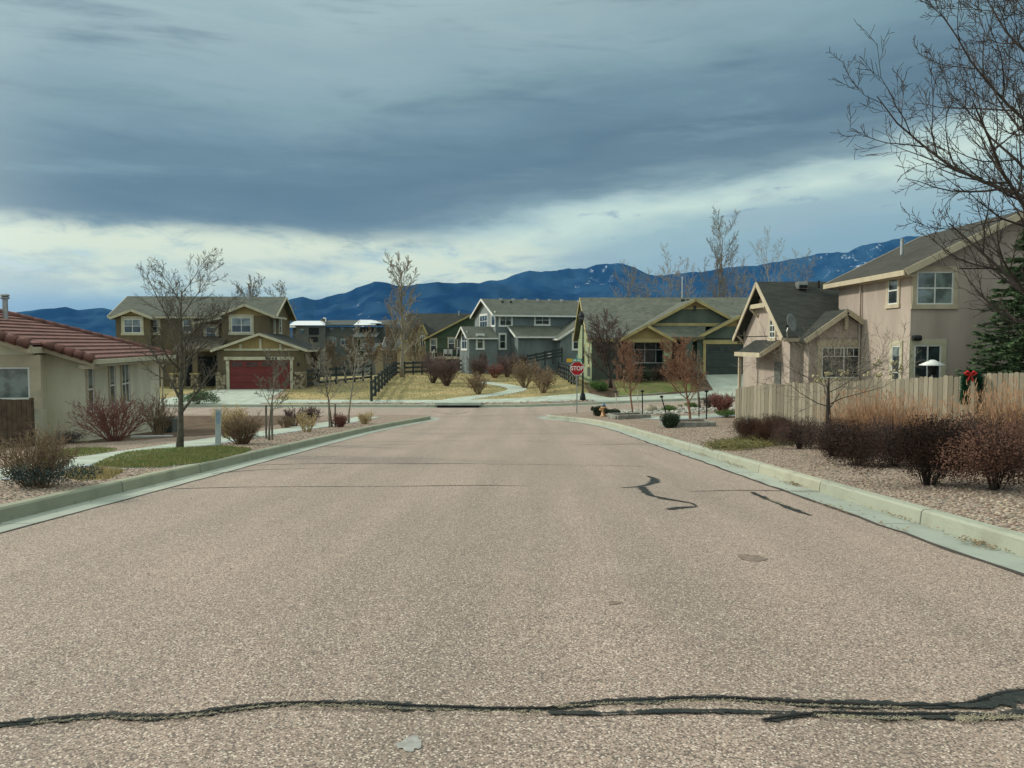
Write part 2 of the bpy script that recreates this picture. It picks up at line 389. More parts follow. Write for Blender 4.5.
def kerb(name, pl, sgn, km, prof):
    mb = MB(); m = len(prof)
    rails = [offset(pl, sgn * o) for o, _ in prof]
    for j, (o, z) in enumerate(prof):
        zb = T(np.array([p[0] for p in pl]), np.array([p[1] for p in pl]))
        for i, p in enumerate(rails[j]): mb.v.append((p[0], p[1], float(zb[i]) + z))
    N = len(pl)
    for j in range(m - 1):
        for i in range(N - 1):
            q = (j * N + i, j * N + i + 1, (j + 1) * N + i + 1, (j + 1) * N + i)
            mb.f.append(q if sgn < 0 else q[::-1])
    o = mb.build(name, km); tag(o, kind='structure'); return o
def kerb_material(nm, c1, c2):
    m = bpy.data.materials.new(nm); m.use_nodes = True; t = m.node_tree; G = NG(t); b = t.nodes['Principled BSDF']
    v = G.n('ShaderNodeTexCoord').outputs['Object']; sp = G.n('ShaderNodeSeparateXYZ'); t.links.new(v, sp.inputs[0])
    fr = G.m('FRACT', G.m('DIVIDE', sp.outputs[1], 3.05)); jt = G.m('LESS_THAN', fr, .009)
    blk = G.m('FLOOR', G.m('DIVIDE', sp.outputs[1], 3.05)); wn = G.n('ShaderNodeTexWhiteNoise', noise_dimensions='1D'); t.links.new(blk, wn.inputs['W'])
    c = G.mix(wn.outputs[0], c1, c2)
    ge = G.n('ShaderNodeNewGeometry'); sn = G.n('ShaderNodeSeparateXYZ'); t.links.new(ge.outputs['Normal'], sn.inputs[0])
    c = G.mix(G.m('MULTIPLY', G.ss(G.noise(v, 1.6, 7, .65), .45, .7), .5), c, tuple(x * .62 for x in c1))
    c = G.mix(G.m('MULTIPLY', G.ss(G.noise(v, 40, 3, .7), .5, .75), .3), c, tuple(x * .5 for x in c1))
    c = G.mix(G.m('MULTIPLY', G.ss(G.noise(G.mapping(v, (1, .25, 8)), 5, 5, .7), .56, .7), .5), c, tuple(x * .42 for x in c1))
    c = G.mix(jt, c, (.10, .10, .08))
    t.links.new(c, b.inputs['Base Color']); b.inputs['Roughness'].default_value = .85; b.inputs['Specular IOR Level'].default_value = .25
    bn = G.n('ShaderNodeBump'); bn.inputs['Strength'].default_value = .3; bn.inputs['Distance'].default_value = .01
    t.links.new(G.noise(v, 50, 4, .7), bn.inputs['Height']); t.links.new(bn.outputs[0], b.inputs['Normal'])
    return m
PG = [(-.01, -.06), (-.0, .004), (GW * .6, -.004), (GW, -.008)]
PK = [(GW + .001, -.06), (GW + .001, -.006), (GW + .015, KH - .025), (GW + .045, KH), (GW + KT, KH + .005), (GW + KT, -.1)]
KG = kerb_material('gutter_concrete', (.335, .365, .31), (.285, .32, .275)); KML = kerb_material('kerb_shaded', (.29, .30, .215), (.25, .265, .20)); KMR = kerb_material('kerb_buff', (.36, .362, .28), (.30, .325, .26))  # left kerb mixed darker: the shade on its face is put into the colour
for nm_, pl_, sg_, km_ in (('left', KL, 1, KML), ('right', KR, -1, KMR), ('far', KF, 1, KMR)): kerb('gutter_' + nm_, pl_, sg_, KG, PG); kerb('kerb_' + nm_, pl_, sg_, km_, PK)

# region outlines (plan view)
def inpoly(poly, P):
    P = np.asarray(P); x, y = P[:, 0], P[:, 1]; c = np.zeros(len(P), bool); n = len(poly); px_, py_ = zip(*poly); j = n - 1
    for i in range(n):
        k = ((py_[i] > y) != (py_[j] > y)) & (x < (px_[j] - px_[i]) * (y - py_[i]) / (py_[j] - py_[i] + 1e-12) + px_[i]); c ^= k; j = i
    return c
def ribbon(cl, wd): return offset(cl, wd / 2) + offset(cl, -wd / 2)[::-1]
def blob(cx, cy, rx, ry, seed, n=26, j=.16):
    rg = random.Random(seed); r = [1 + rg.uniform(-j, j) for _ in range(n)]
    return [(cx + rx * r[i] * math.cos(2 * math.pi * i / n), cy + ry * r[i] * math.sin(2 * math.pi * i / n)) for i in range(n)]
def pxpoly(pts, step=.8):
    q = [gpt(*p)[:2] for p in pts]; return smooth(q + [q[0]], step)[:-1]
road = KL + KF + KR[::-1]
kstripL = KL + BL[::-1]; kstripR = KR + BR[::-1]; kstripF = KF + BF[::-1]
swL = ribbon(smooth([(-8.9, -15), (-8.9, 5), (-8.85, 16), (-8.9, 24), (-8.7, 30), (-8.4, 35), (-8.0, 38.5), (-7.6, 41)], 1), 1.25)
swR = ribbon(smooth([(30, 42.6), (20, 41.5), (13, 40.2), (10, 38.9), (7.5, 38.2), (5.2, 39.6)], .8), 1.3)
swF = ribbon([(x, float(np.interp(x, [p[0] for p in KF], [p[1] for p in KF])) + (2.4 if x < 5.5 else 1.35)) for x in np.arange(-109, 109.5, 1.5)], 1.3)
path = ribbon(smooth([gpt(*p)[:2] for p in [(430, 405), (455, 400), (480, 396.5), (500, 394), (514, 391), (517, 388.5), (508, 386), (495, 384), (480, 382)]], .8), 1.5)
lawn1 = pxpoly([(92, 466), (128, 453), (180, 448.5), (225, 446.5), (252, 449.5), (232, 456), (200, 463), (160, 468), (120, 468)])
lawn2 = pxpoly([(40, 464), (60, 458), (90, 455), (118, 449.5), (100, 448), (70, 449), (40, 454)])
dryl = pxpoly([(60, 476), (75, 469), (100, 468), (125, 471), (110, 479), (80, 481)])
lawnF = [(7.4, 53.2), (13.0, 53.4), (12.6, 55.0), (11.6, 57.2), (9.0, 57.4), (7.5, 56.4)]
driveF = [(13.9, 51.6), (19.4, 51.9), (19.2, 56.6), (14.1, 56.6)]
driveB = [(-25.4, 51.4), (-17.0, 51.2), (-18.2, 62), (-23.6, 62)]
dryP = [(-16.5, 52), (-17.6, 61.5), (-14, 75), (-13, 100), (9, 100), (5.6, 60), (5.4, 52)]
lotB = [(-60, 52.5), (-25.4, 52.5), (-24.5, 61), (-60, 62)]
bedF = [(5.4, 52), (5.6, 60), (23, 60), (26, 52.6)]
grassR = pxpoly([(676, 441), (690, 433), (720, 430), (742, 431), (740, 438), (700, 442)])
yardR = [(11.5, 38), (16.5, 24), (40, 10), (60, 42), (20, 42.5)]
yardL = [(-60, 20), (-14.5, 22), (-10, 27), (-10.2, 42), (-60, 43)]
cobR = [(7.6, 40.0), (13, 41.4), (14, 43.3), (9, 43.2), (6.0, 43.0), (5.4, 41.4)]
REG = [('skip', kstripL), ('skip', kstripR), ('skip', kstripF), ('road', road), ('sidewalk', swL), ('sidewalk', swR), ('driveway', driveF), ('driveway', driveB), ('sidewalk', swF), ('path', path),
       ('lawn', lawn1), ('lawn', lawn2), ('lawn', lawnF), ('dry_turf', dryl), ('dry_turf', dryP), ('dry_turf', lotB), ('mulch_bed', bedF), ('cobble_bed', cobR), ('mulch_bed', yardR), ('mulch_bed', yardL)]
RM = dict(road=ASPH, sidewalk=CONC, driveway=CONC, path=CONC, lawn=LAWN, dry_turf=DRY, mulch_bed=SOIL, cobble_bed=COB, gravel=GRAV)
pts2 = []; edges = []
def addpoly(poly, closed=True):
    o = len(pts2); pts2.extend([Vector(p) for p in poly]); n = len(poly)
    edges.extend([(o + i, o + (i + 1) % n) for i in range(n if closed else n - 1)])
box = [(x, -14.5) for x in range(-108, 109, 4)] + [(108.5, y) for y in np.arange(-14.5, 140, 4)] + [(x, 140) for x in range(108, -109, -4)] + [(-108.5, y) for y in np.arange(140, -14.5, -4)]
addpoly(box)
for _, p in REG: addpoly(p)
for y in np.arange(-14, 139, 1.6):
    stp = 1.6 if y < 64 else 4
    if y > 64 and int(y * 10) % 48 > 15: continue
    for x in np.arange(-107, 107.5, stp):
        if abs(x) > 34 and int(abs(x) / 1.6) % 3: continue
        pts2.append(Vector((x + rnd.uniform(-.3, .3), y + rnd.uniform(-.3, .3))))
vv, _, ff, *_ = delaunay_2d_cdt(pts2, edges, [], 0, 1e-4)
V2 = np.array([tuple(v) for v in vv]); FF = [f for f in ff if len(f) == 3]; FA = np.array(FF); CEN = V2[FA].mean(1)
insd = (abs(CEN[:, 0]) < 108.5) & (CEN[:, 1] > -14.5) & (CEN[:, 1] < 140)
regid = np.full(len(FA), 'gravel', dtype=object); done = np.zeros(len(FA), bool)
for nm, p in REG:
    k = inpoly(p, CEN) & ~done; regid[k] = nm; done |= k
beyond = (CEN[:, 1] > 60) & ~done; regid[beyond] = 'dry_turf'
ZT = T(V2[:, 0], V2[:, 1]); ZL = L(V2[:, 0], V2[:, 1])
for nm in RM:
    k = (regid == nm) & insd
    fa = FA[k]
    if len(fa) == 0: continue
    us, inv = np.unique(fa, return_inverse=True); inv = inv.reshape(fa.shape)
    z = ZT if nm == 'road' else ZL + (.02 if nm in ('sidewalk', 'path', 'driveway') else 0) + (.015 if nm == 'lawn' else 0)
    a, b_, c_ = V2[fa[:, 0]], V2[fa[:, 1]], V2[fa[:, 2]]
    flip = ((b_ - a)[:, 0] * (c_ - a)[:, 1] - (b_ - a)[:, 1] * (c_ - a)[:, 0]) < 0
    inv[flip] = inv[flip][:, ::-1]
    me = bpy.data.meshes.new(nm); me.from_pydata([(V2[i, 0], V2[i, 1], z[i]) for i in us], [], [tuple(int(q) for q in r_) for r_ in inv])
    me.polygons.foreach_set('use_smooth', [True] * len(me.polygons)); me.materials.append(RM[nm])
    o = bpy.data.objects.new({'gravel': 'ground', 'dry_turf': 'dry_grass_ground', 'lawn': 'lawn_ground', 'cobble_bed': 'cobble_ground', 'mulch_bed': 'mulch_ground'}.get(nm, nm), me); C.objects.link(o); tag(o, kind='structure')
# far land, one sheet out past the mountains
mb = MB(); n_ = 96; rings = [0, .02, .1, .4, 1]
loop = box[:-1]; zl = L(np.array([p[0] for p in loop], float), np.array([p[1] for p in loop], float))
for t_ in [0, 25, 90, 400, 2000, 9000, 26000]:
    for (x, y), z in zip(loop, zl):
        d = Vector((x, y - 60)).normalized()
        zz = z - .02 - min(t_, 400) * .03 - max(0, min(t_, 9000) - 400) * .004
        if y < 0: zz = z - .02 + t_ * .0675 * .3 if t_ < 100 else z - .02 + 1.8
        mb.v.append((x + d.x * t_, y + d.y * t_, zz))
NL = len(loop)
for j in range(6):
    for i in range(NL): mb.f.append((j * NL + i, j * NL + (i + 1) % NL, (j + 1) * NL + (i + 1) % NL, (j + 1) * NL + i)[::-1])
tag(mb.build('terrain', TERR, smooth=True), kind='structure')

# ------------------------------------------------------------------ mountains
def mountain_mat():
    m = bpy.data.materials.new('mountain_forest_haze'); m.use_nodes = True; t = m.node_tree; G = NG(t); b = t.nodes['Principled BSDF']
    v = G.n('ShaderNodeTexCoord').outputs['Object']; sp = G.n('ShaderNodeSeparateXYZ'); t.links.new(v, sp.inputs[0])
    c = G.mix(G.ss(G.noise(v, .0022, 7, .62), .38, .62), (.005, .024, .072), (.020, .052, .105))  # blue of the distance haze is painted into the forest colours
    at = G.n('ShaderNodeAttribute'); at.attribute_name = 'snow'
    nz = G.noise(G.mapping(v, (1, 1, .5)), .0075, 7, .72)
    k = G.m('MULTIPLY', G.ss(G.m('ADD', nz, G.m('MULTIPLY', G.m('SUBTRACT', at.outputs['Fac'], .5), .42)), .56, .70), 1.0)
    c = G.mix(G.m('MULTIPLY', k, .8), c, (.62, .68, .74))
    t.links.new(c, b.inputs['Base Color']); b.inputs['Roughness'].default_value = 1; b.inputs['Specular IOR Level'].default_value = 0
    return m
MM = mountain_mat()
def fbm(x, y, oct_=6, seed=0):
    from mathutils import noise as mn
    return mn.fractal(Vector((x, y, seed * 7.3)), 1.0, 2.1, oct_, noise_basis='PERLIN_ORIGINAL')
def mountain(name, prof, D, W, seed, snowf, az0=-46, az1=46, na=420, nd=34):
    xs = [p[0] for p in prof]; ys = [p[1] for p in prof]
    vs = []; fs = []; sn = []
    for j in range(nd + 1):
        u = -1 + 2 * j / nd
        for i in range(na + 1):
            a = R(az0 + (az1 - az0) * i / na); px = 512 + F * math.tan(a)
            e = (343 - np.interp(px, xs, ys)) / F
            d = D + W * u + 260 * fbm(i * .03, seed, 3, 1)
            crest = e * (D / math.cos(a)) * math.cos(a) + 90
            s = 1 - abs(u) ** 1.15
            rid = 1 - abs(fbm(i * .055 + .4 * fbm(i * .02, j * .05, 3, 5), j * .16, 6, seed)) * 1.1
            z = -90 + crest * (s * (.80 + .20 * min(rid, 1)) if abs(u) > .06 else .985 + .025 * fbm(i * .21, 0, 4, seed + 2))
            if abs(u) <= .06: z = -90 + crest * (1 + .030 * fbm(i * .16, 3, 6, seed + 2))
            vs.append((math.tan(a) * d, d, z)); sn.append(min(1, max(0, snowf(px, (z + 90) / crest))))
    for j in range(nd):
        for i in range(na): q = j * (na + 1) + i; fs.append((q, q + 1, q + na + 2, q + na + 1))
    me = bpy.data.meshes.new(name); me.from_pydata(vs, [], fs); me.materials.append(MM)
    at = me.attributes.new('snow', 'FLOAT', 'POINT'); at.data.foreach_set('value', sn)
    me.polygons.foreach_set('use_smooth', [True] * len(fs))
    o = bpy.data.objects.new(name, me); C.objects.link(o); tag(o, kind='structure'); return o
back = [(-300, 300), (0, 330), (400, 330), (470, 287), (500, 281), (522, 275), (545, 272), (570, 270), (598, 267), (615, 265), (628, 267), (642, 272), (665, 276), (690, 275), (720, 271), (760, 266), (790, 259), (815, 256), (845, 254), (868, 245), (890, 241), (930, 236), (1024, 226), (1400, 240)]
front = [(-300, 318), (0, 314), (30, 312), (50, 309.5), (68, 308), (80, 311), (92, 310), (104, 308), (114, 311), (124, 318), (180, 320), (240, 312), (270, 306), (288, 300.5), (304, 298.5), (316, 301), (330, 297), (346, 293), (362, 287), (374, 283), (384, 284), (402, 288), (430, 285.5), (470, 285), (498, 284), (520, 288), (560, 296), (610, 292), (650, 297), (700, 296), (740, 290), (780, 291), (830, 285), (880, 290), (1024, 280), (1400, 300)]
mountain('mountain_range', back, 13500, 2600, 3, lambda px, s: (.52 * math.exp(-((px - 600) / 60) ** 2) + .50 * (1 / (1 + math.exp(-(px - 790) / 18)))) * (1 if s > .70 else .45) )
mountain('foothills', front, 9000, 2300, 8, lambda px, s: .12 + .30 * math.exp(-((px - 360) / 30) ** 2) * (s < .8))

# air
hz = bpy.data.materials.new('air'); hz.use_nodes = True; hz.node_tree.nodes.clear(); G = NG(hz.node_tree)
pv = G.n('ShaderNodeVolumePrincipled'); pv.inputs['Color'].default_value = (.14, .48, .98, 1); pv.inputs['Density'].default_value = 1.6e-5
ho = G.n('ShaderNodeOutputMaterial'); hz.node_tree.links.new(pv.outputs[0], ho.inputs['Volume'])
mb = MB().box(-32000, 32000, -32000, 32000, -140, 1750); o = mb.build('haze', hz); tag(o, kind='stuff')

# ------------------------------------------------------------------ road marks: sealed cracks
def groundribbon(name, pxs, widths, m, lift, fn=Tz, jit=0, seed=0, sub=6):
    rg = random.Random(seed); c = smooth([gpt(p[0], p[1], Tz)[:2] for p in pxs], .035 if pxs[0][1] > 600 else .06)
    n = len(c); a = []; b = []
    def wob(seed_):
        r_ = random.Random(seed_); k1 = [r_.uniform(-1, 1) for _ in range(n // 3 + 3)]; k2 = [r_.uniform(-1, 1) for _ in range(n // 11 + 3)]
        return [.5 * np.interp(i / 3, range(len(k1)), k1) + .6 * np.interp(i / 11, range(len(k2)), k2) + .12 * r_.uniform(-1, 1) for i in range(n)]
    wa, wb = wob(seed * 3 + 1), wob(seed * 3 + 2)
    for i, p in enumerate(c):
        t = i / (n - 1); wd = np.interp(t, np.linspace(0, 1, len(widths)), widths)
        q = Vector(c[min(i + 1, n - 1)]) - Vector(c[max(i - 1, 0)]); q.normalize(); ka, kb = wd / 2 * max(.05, 1 + 1.4 * jit * wa[i]), wd / 2 * max(.05, 1 + 1.4 * jit * wb[i])
        a.append((p[0] - q.y * ka, p[1] + q.x * ka)); b.append((p[0] + q.y * kb, p[1] - q.x * kb))
    mb = MB()
    mb.e = []
    for i in range(n):
        q = c[i]; e1 = 0 if 0 < i < n - 1 else 0; mb.v += [(*a[i], Tz(*a[i]) + lift), (*q, Tz(*q) + lift), (*b[i], Tz(*b[i]) + lift)]; mb.e += [0., 0. if i in (0, n - 1) else 1., 0.]
    for i in range(n - 1): k = 3 * i; mb.f += [(k, k + 1, k + 4, k + 3), (k + 1, k + 2, k + 5, k + 4)]
    return mb
def ragged(m, sc, thr=.5, amp=.9):
    t = m.node_tree; G = NG(t); v = G.n('ShaderNodeTexCoord').outputs['Object']; at = G.n('ShaderNodeAttribute'); at.attribute_name = 'edge'
    nz = G.noise(v, sc, 6, .75); k = G.ss(G.m('ADD', at.outputs['Fac'], G.m('MULTIPLY', G.m('SUBTRACT', nz, .5), amp)), thr - .10, thr + .10)
    t.links.new(k, t.nodes['Principled BSDF'].inputs['Alpha'])
RAG = set()
def crackobj(name, parts, m):
    mb = MB()
    e = []
    for p in parts: mb.add(p.v, p.f); e += p.e
    m = m.copy()
    o = mb.build(name, m); at_ = o.data.attributes.new('edge', 'FLOAT', 'POINT'); at_.data.foreach_set('value', e)
    ragged(m, 16 if 'seal' in name else 30, .46 if 'seal' in name else .5, 2.3 if 'seal' in name else 1.5)
    return tag(o, kind='structure')
c1 = [(-40, 729), (40, 722), (100, 717), (150, 718), (200, 714), (250, 707), (300, 704), (380, 706), (460, 709), (540, 710), (600, 703), (650, 701), (720, 699), (790, 703), (860, 706), (930, 707), (970, 704), (1000, 696), (1060, 688)]
c2 = [(760, 722), (820, 715), (880, 716), (950, 716), (1000, 718), (1070, 712)]
c3 = [(545, 714), (600, 715), (700, 712), (800, 714)]
s1 = [(620, 488), (640, 486.5), (652, 483), (654, 479), (647, 476)]
s2 = [(642, 487), (650, 495), (668, 499), (690, 503)]
s3 = [(668, 510), (678, 508), (697, 507)]
s4 = [(752, 492), (765, 498), (775, 502), (790, 509), (811, 516)]
tarparts = [groundribbon('', c1, [.12, .11, .14, .13, .09, .10, .12, .13, .15, .17], TAR, .008, jit=.45, seed=1), groundribbon('', c2, [.05, .14, .13, .17, .18], TAR, .0095, jit=.6, seed=2), groundribbon('', c3, [.05, .08, .05], TAR, .0107, jit=.7, seed=3), groundribbon('', [(940, 706), (975, 708), (1010, 700), (1050, 690)], [.04, .15, .20, .18], TAR, .0122, jit=.4, seed=13),
            groundribbon('', s1, [.08, .20, .34, .26, .1], TAR, .004, jit=.25, seed=4), groundribbon('', s2, [.18, .18, .15, .1], TAR, .0055, jit=.3, seed=5), groundribbon('', [(655, 498), (672, 500.5), (690, 503), (697, 507)], [.06, .10, .12, .08], TAR, .007, jit=.3, seed=15), groundribbon('', s3, [.2, .22, .1], TAR, .0085, jit=.3, seed=6), groundribbon('', s4, [.08, .18, .15, .17, .22, .08], TAR, .004, jit=.5, seed=7)]
crackobj('sealed_crack', tarparts, TAR)
crackobj('open_crack', [groundribbon('', c1, [.03, .02, .035, .03, .03, .02, .03, .04, .04, .04], mat('crack_black', (.012, .011, .010), .95, .3, 9), .0135, jit=.6, seed=81), groundribbon('', c2, [.02, .03, .025, .03, .03], MC['crack_black'], .0138, jit=.6, seed=82)], MC['crack_black'])
def strawline(mb, pxs, n, sp, seed):
    rg = random.Random(seed); c = smooth([gpt(p[0], p[1], Tz)[:2] for p in pxs], .05)
    for _ in range(n):
        i = rg.randrange(len(c)); x, y = c[i][0] + rg.gauss(0, .02), c[i][1] + rg.gauss(0, sp) * (.4 + .6 * abs(math.sin(i * .13 + seed))); z = Tz(x, y) + .0145 + rg.random() * .006; a = rg.gauss(0, .7); l = rg.uniform(.006, .022); w_ = rg.uniform(.0010, .0022)
        dx, dy = math.cos(a) * l, math.sin(a) * l; mb.add([(x - dy / l * w_, y + dx / l * w_, z), (x + dy / l * w_, y - dx / l * w_, z), (x + dx, y + dy, z + .003)], [(0, 1, 2)])
mb = MB()
for pxs, n, sp, sd_ in (([(p[0], p[1] + 4) for p in c1[1:8]], 800, .012, 1), ([(300, 709), (380, 711), (460, 714), (540, 715)], 450, .010, 2), ([(560, 710), (600, 707), (660, 706), (720, 704), (800, 708), (900, 711)], 700, .012, 3), ([(820, 719), (870, 721), (915, 722)], 380, .012, 4), ([(960, 722), (1000, 720), (1040, 721)], 700, .022, 5)): strawline(mb, pxs, n, sp, sd_)
tag(mb.build('dry_grass_in_crack', STRAW), kind='stuff')
crackobj('dry_grass_strip', [groundribbon('', [(768, 500), (790, 507)], [.04, .05], STRAW, .012, jit=.8, seed=11)], STRAW)
lines = [[(170, 489), (260, 487), (380, 486.5), (470, 485.5), (530, 486)], [(690, 491.5), (740, 490.5), (790, 491), (830, 491)], [(210, 474), (260, 470), (330, 468)], [(245, 466), (300, 464), (420, 463.5), (600, 465.5), (645, 467)], [(560, 445), (640, 444.5), (700, 446)], [(300, 447), (420, 444), (440, 443)], [(330, 443), (400, 441.5), (500, 441), (600, 443), (650, 444)], [(420, 434), (500, 434), (600, 433)], [(395, 430), (470, 430), (530, 429)], [(440, 437), (460, 436.5)]]
crackobj('road_crack', [groundribbon('', l, [.05, .11, .08, .05], CRK, .004, jit=.7, seed=20 + i) for i, l in enumerate(lines)] + [groundribbon('', [(430, 411), (455, 414), (470, 411)], [.1, .2, .1], CRK, .004, jit=.4, seed=40), groundribbon('', [(425, 417), (520, 415), (545, 415)], [.1, .22, .1], CRK, .004, jit=.4, seed=41)], CRK)
def stain(name, px, py, rx, ry, m, seed):
    x, y, z = gpt(px, py, Tz); mb = MB(); P = blob(x, y, rx, ry, seed, 30, .25)
    mb.v = [(p[0], p[1], Tz(*p) + .004) for p in P]; mb.f = [tuple(range(30))]
    tag(mb.build(name, m), kind='structure')
stain('road_stain', 752, 558, .12, .16, mat('stain_dark', (.20, .155, .125), .9, .3, 20), 3)
stain('pale_spot', 411, 744, .055, .07, mat('spot_pale', (.30, .30, .28), .9, .3, 20), 4)
stain('road_stain', 614, 603, .05, .05, mat('stain_dark', (.1, .08, .07), .9, .3, 20), 5)
# dark joint along the right gutter, with bits of straw
o1 = offset(KR, -.0)
def along(pl, y0, y1, off): return [p for p in offset(pl, off) if y0 < p[1] < y1]
mb = MB(); jl = smooth([(p[0] - .03 + rnd.uniform(-.03, .03), p[1]) for p in KR if -3 < p[1] < 40], .25)
for i, p in enumerate(jl):
    wv = .022 + .02 * rnd.random()
    mb.v += [(p[0] - wv, p[1], Tz(p[0], p[1]) + .0065), (p[0] + wv, p[1], Tz(p[0], p[1]) + .0065)]
mb.f = [(2 * i, 2 * i + 1, 2 * i + 3, 2 * i + 2) for i in range(len(jl) - 1)]
tag(mb.build('gutter_joint', CRK), kind='structure')
mb = MB(); jl = smooth([(p[0] + .02 + rnd.uniform(-.02, .02), p[1]) for p in KL if -3 < p[1] < 40], .25)
for i, p in enumerate(jl):
    wv = .012 + .012 * rnd.random(); mb.v += [(p[0] - wv, p[1], Tz(p[0], p[1]) + .0065), (p[0] + wv, p[1], Tz(p[0], p[1]) + .0065)]
mb.f = [(2 * i, 2 * i + 1, 2 * i + 3, 2 * i + 2) for i in range(len(jl) - 1)]
tag(mb.build('gutter_joint', CRK), kind='structure')
# leaf litter drifts in the right gutter
LEAFL = mat('leaf_litter', (.24, .17, .09), .9, .5, 30)
mb = MB(); rg = random.Random(5)
for (cx, cy, n, sx, sy) in [(4.80, 7.9, 80, .06, .16), (4.86, 7.2, 16, .03, .5), (4.86, 13.1, 90, .07, .2), (4.86, 9.6, 30, .02, .4), (4.86, 17, 60, .05, .6), (4.86, 19.5, 60, .05, .5), (4.7, 21, 30, .15, .4), (4.4, 8.8, 14, .03, .3), (4.38, 10.6, 40, .04, .5), (4.6, 12.4, 16, .2, 3), (4.6, 18, 30, .2, 6), (-6.15, 11, 20, .1, 2), (-1, 9, 26, 3.5, 4.5), (-3.8, 9, 14, 1.2, 2.5)]:
    for _ in range(n):
        x = cx + rg.gauss(0, sx); y = cy + rg.gauss(0, sy); z = Tz(x, y) + .008 + rg.random() * .025; s = rg.uniform(.010, .024); a = rg.uniform(0, 6.3)
        if abs(x) < 3.9: s *= .6; z = Tz(x, y) + .005
        mb.add([(x + s * math.cos(a), y + s * math.sin(a), z), (x - s * math.sin(a), y + s * math.cos(a), z + .008), (x - s * math.cos(a), y - s * math.sin(a), z + .003), (x + s * math.sin(a), y - s * math.cos(a), z + .01)], [(0, 1, 2, 3)])
tag(mb.build('leaf_litter', LEAFL), kind='stuff')
# loose stones on the gravel verges
stc = [mat('stone_pale', (.46, .385, .30), .9, .4, 9), mat('stone_red', (.29, .205, .16), .9, .4, 9), mat('stone_grey', (.33, .31, .27), .9, .4, 9)]
for si, (sm, n) in enumerate(zip(stc, (6000, 4200, 2200))):
    mb = MB(); rg = random.Random(50 + si)
    for _ in range(n):
        if rg.random() < .72: y = 5.5 + 28 * rg.random() ** 1.5; x = 5.12 + rg.random() * min(5.2, 1.6 + y * .2)
        else: y = 6 + 30 * rg.random() ** 1.3; x = -6.45 - rg.random() * 1.8
        if x < 0 and inpoly(lawn1, [(x, y)])[0]: continue
        s = rg.uniform(.010, .028); z = Lz(x, y)
        mb.rock((x, y, z + s * .25), s, s * rg.uniform(.6, 1.1), s * rg.uniform(.45, .8), rg, 5, 3)
    tag(mb.build('gravel_stones', sm), kind='stuff')
# grass blades on the near lawn and its dry edge
def blades(name, polys, n, m, h, seed, w_=.006):
    rg = random.Random(seed); mb = MB()
    for poly, k in polys:
        xs_ = [p[0] for p in poly]; ys_ = [p[1] for p in poly]; got = 0
        P = np.array([(rg.uniform(min(xs_), max(xs_)), rg.uniform(min(ys_), max(ys_))) for _ in range(int(k * 1.8))]); P = P[inpoly(poly, P) & ~inpoly(path, P) & ~inpoly(swF, P)]
        zz = L(P[:, 0], P[:, 1])
        for (x, y), z in zip(P, zz):
            a = rg.uniform(0, 6.3); hh = h * rg.uniform(.5, 1.3); lx, ly = rg.uniform(-.5, .5) * hh, rg.uniform(-.5, .5) * hh
            mb.add([(x - w_ * math.cos(a), y - w_ * math.sin(a), z), (x + w_ * math.cos(a), y + w_ * math.sin(a), z), (x + lx, y + ly, z + hh)], [(0, 1, 2)])
    return tag(mb.build(name, m), kind='stuff')
BL_G = mat('grass_blade_green', (.10, .155, .04), .8, .4, 2.2, col2=(.24, .22, .09)); BL_M = mat('grass_blade_meadow', (.31, .245, .12), .9, .4, .4, col2=(.17, .165, .075)); BL_D = mat('grass_blade_dry', (.38, .31, .15), .9, .3, 1.5)
blades('lawn_grass', [(lawn1, 15000), (lawn2, 4000)], 0, BL_G, .06, 1, .010)
blades('dry_grass', [(dryl, 2500), (lawn1, 2500)], 0, BL_D, .06, 2, .010)
blades('meadow_grass', [(dryP, 16000)], 0, BL_M, .09, 3, .02)

# ------------------------------------------------------------------ trees and shrubs
def grow(out, p, d, Ln, r, lvl, P, rg):
    n = P['seg'][lvl]; pts = [p.copy()]; rad = [r]; dirs = [d.copy()]
    for i in range(n):
        d = (d + Vector((rg.gauss(0, 1), rg.gauss(0, 1), rg.gauss(0, 1))) * P['wob'][lvl] + Vector((0, 0, P['up'][lvl]))).normalized()
        p = p + d * (Ln / n); pts.append(p.copy()); rad.append(max(P['rmin'], r * (1 - P['taper'][lvl] * (i + 1) / n))); dirs.append(d.copy())
    out[lvl].append((pts, rad))
    if lvl + 1 < len(P['seg']):
        k = P['n'][lvl]
        for c in range(k):
            t = P['t0'][lvl] + (1 - P['t0'][lvl]) * ((c + rg.random()) / k)
            fi = t * n; i = min(int(fi), n - 1); q = pts[i].lerp(pts[i + 1], fi - i); dd = dirs[min(i + 1, n)]; rr = rad[i] + (rad[i + 1] - rad[i]) * (fi - i)
            az_ = c * 2.4 + rg.uniform(-.5, .5) + P.get('az', 0); o = dd.orthogonal().normalized(); o = Matrix.Rotation(az_, 3, dd) @ o
            an = R(P['ang'][lvl] * rg.uniform(.75, 1.25)); nd = (dd * math.cos(an) + o * math.sin(an)).normalized()
            if 'bias' in P and lvl == 0: nd = (nd + Vector(P['bias'])).normalized()
            grow(out, q, nd, Ln * P['len'][lvl] * rg.uniform(.7, 1.15) * (1 - P['fall'] * t), max(P['rmin'], rr * P['rf']), lvl + 1, P, rg)
BASEP = dict(seg=[7, 5, 4, 3, 2], wob=[.05, .13, .16, .2, .2], up=[.03, .10, .07, .05, .03], taper=[.8, .8, .8, .7, .5], n=[11, 7, 6, 5], t0=[.32, .2, .15, .1], ang=[48, 42, 42, 40], len=[.62, .55, .5, .5], fall=.45, rf=.62, rmin=.0035)
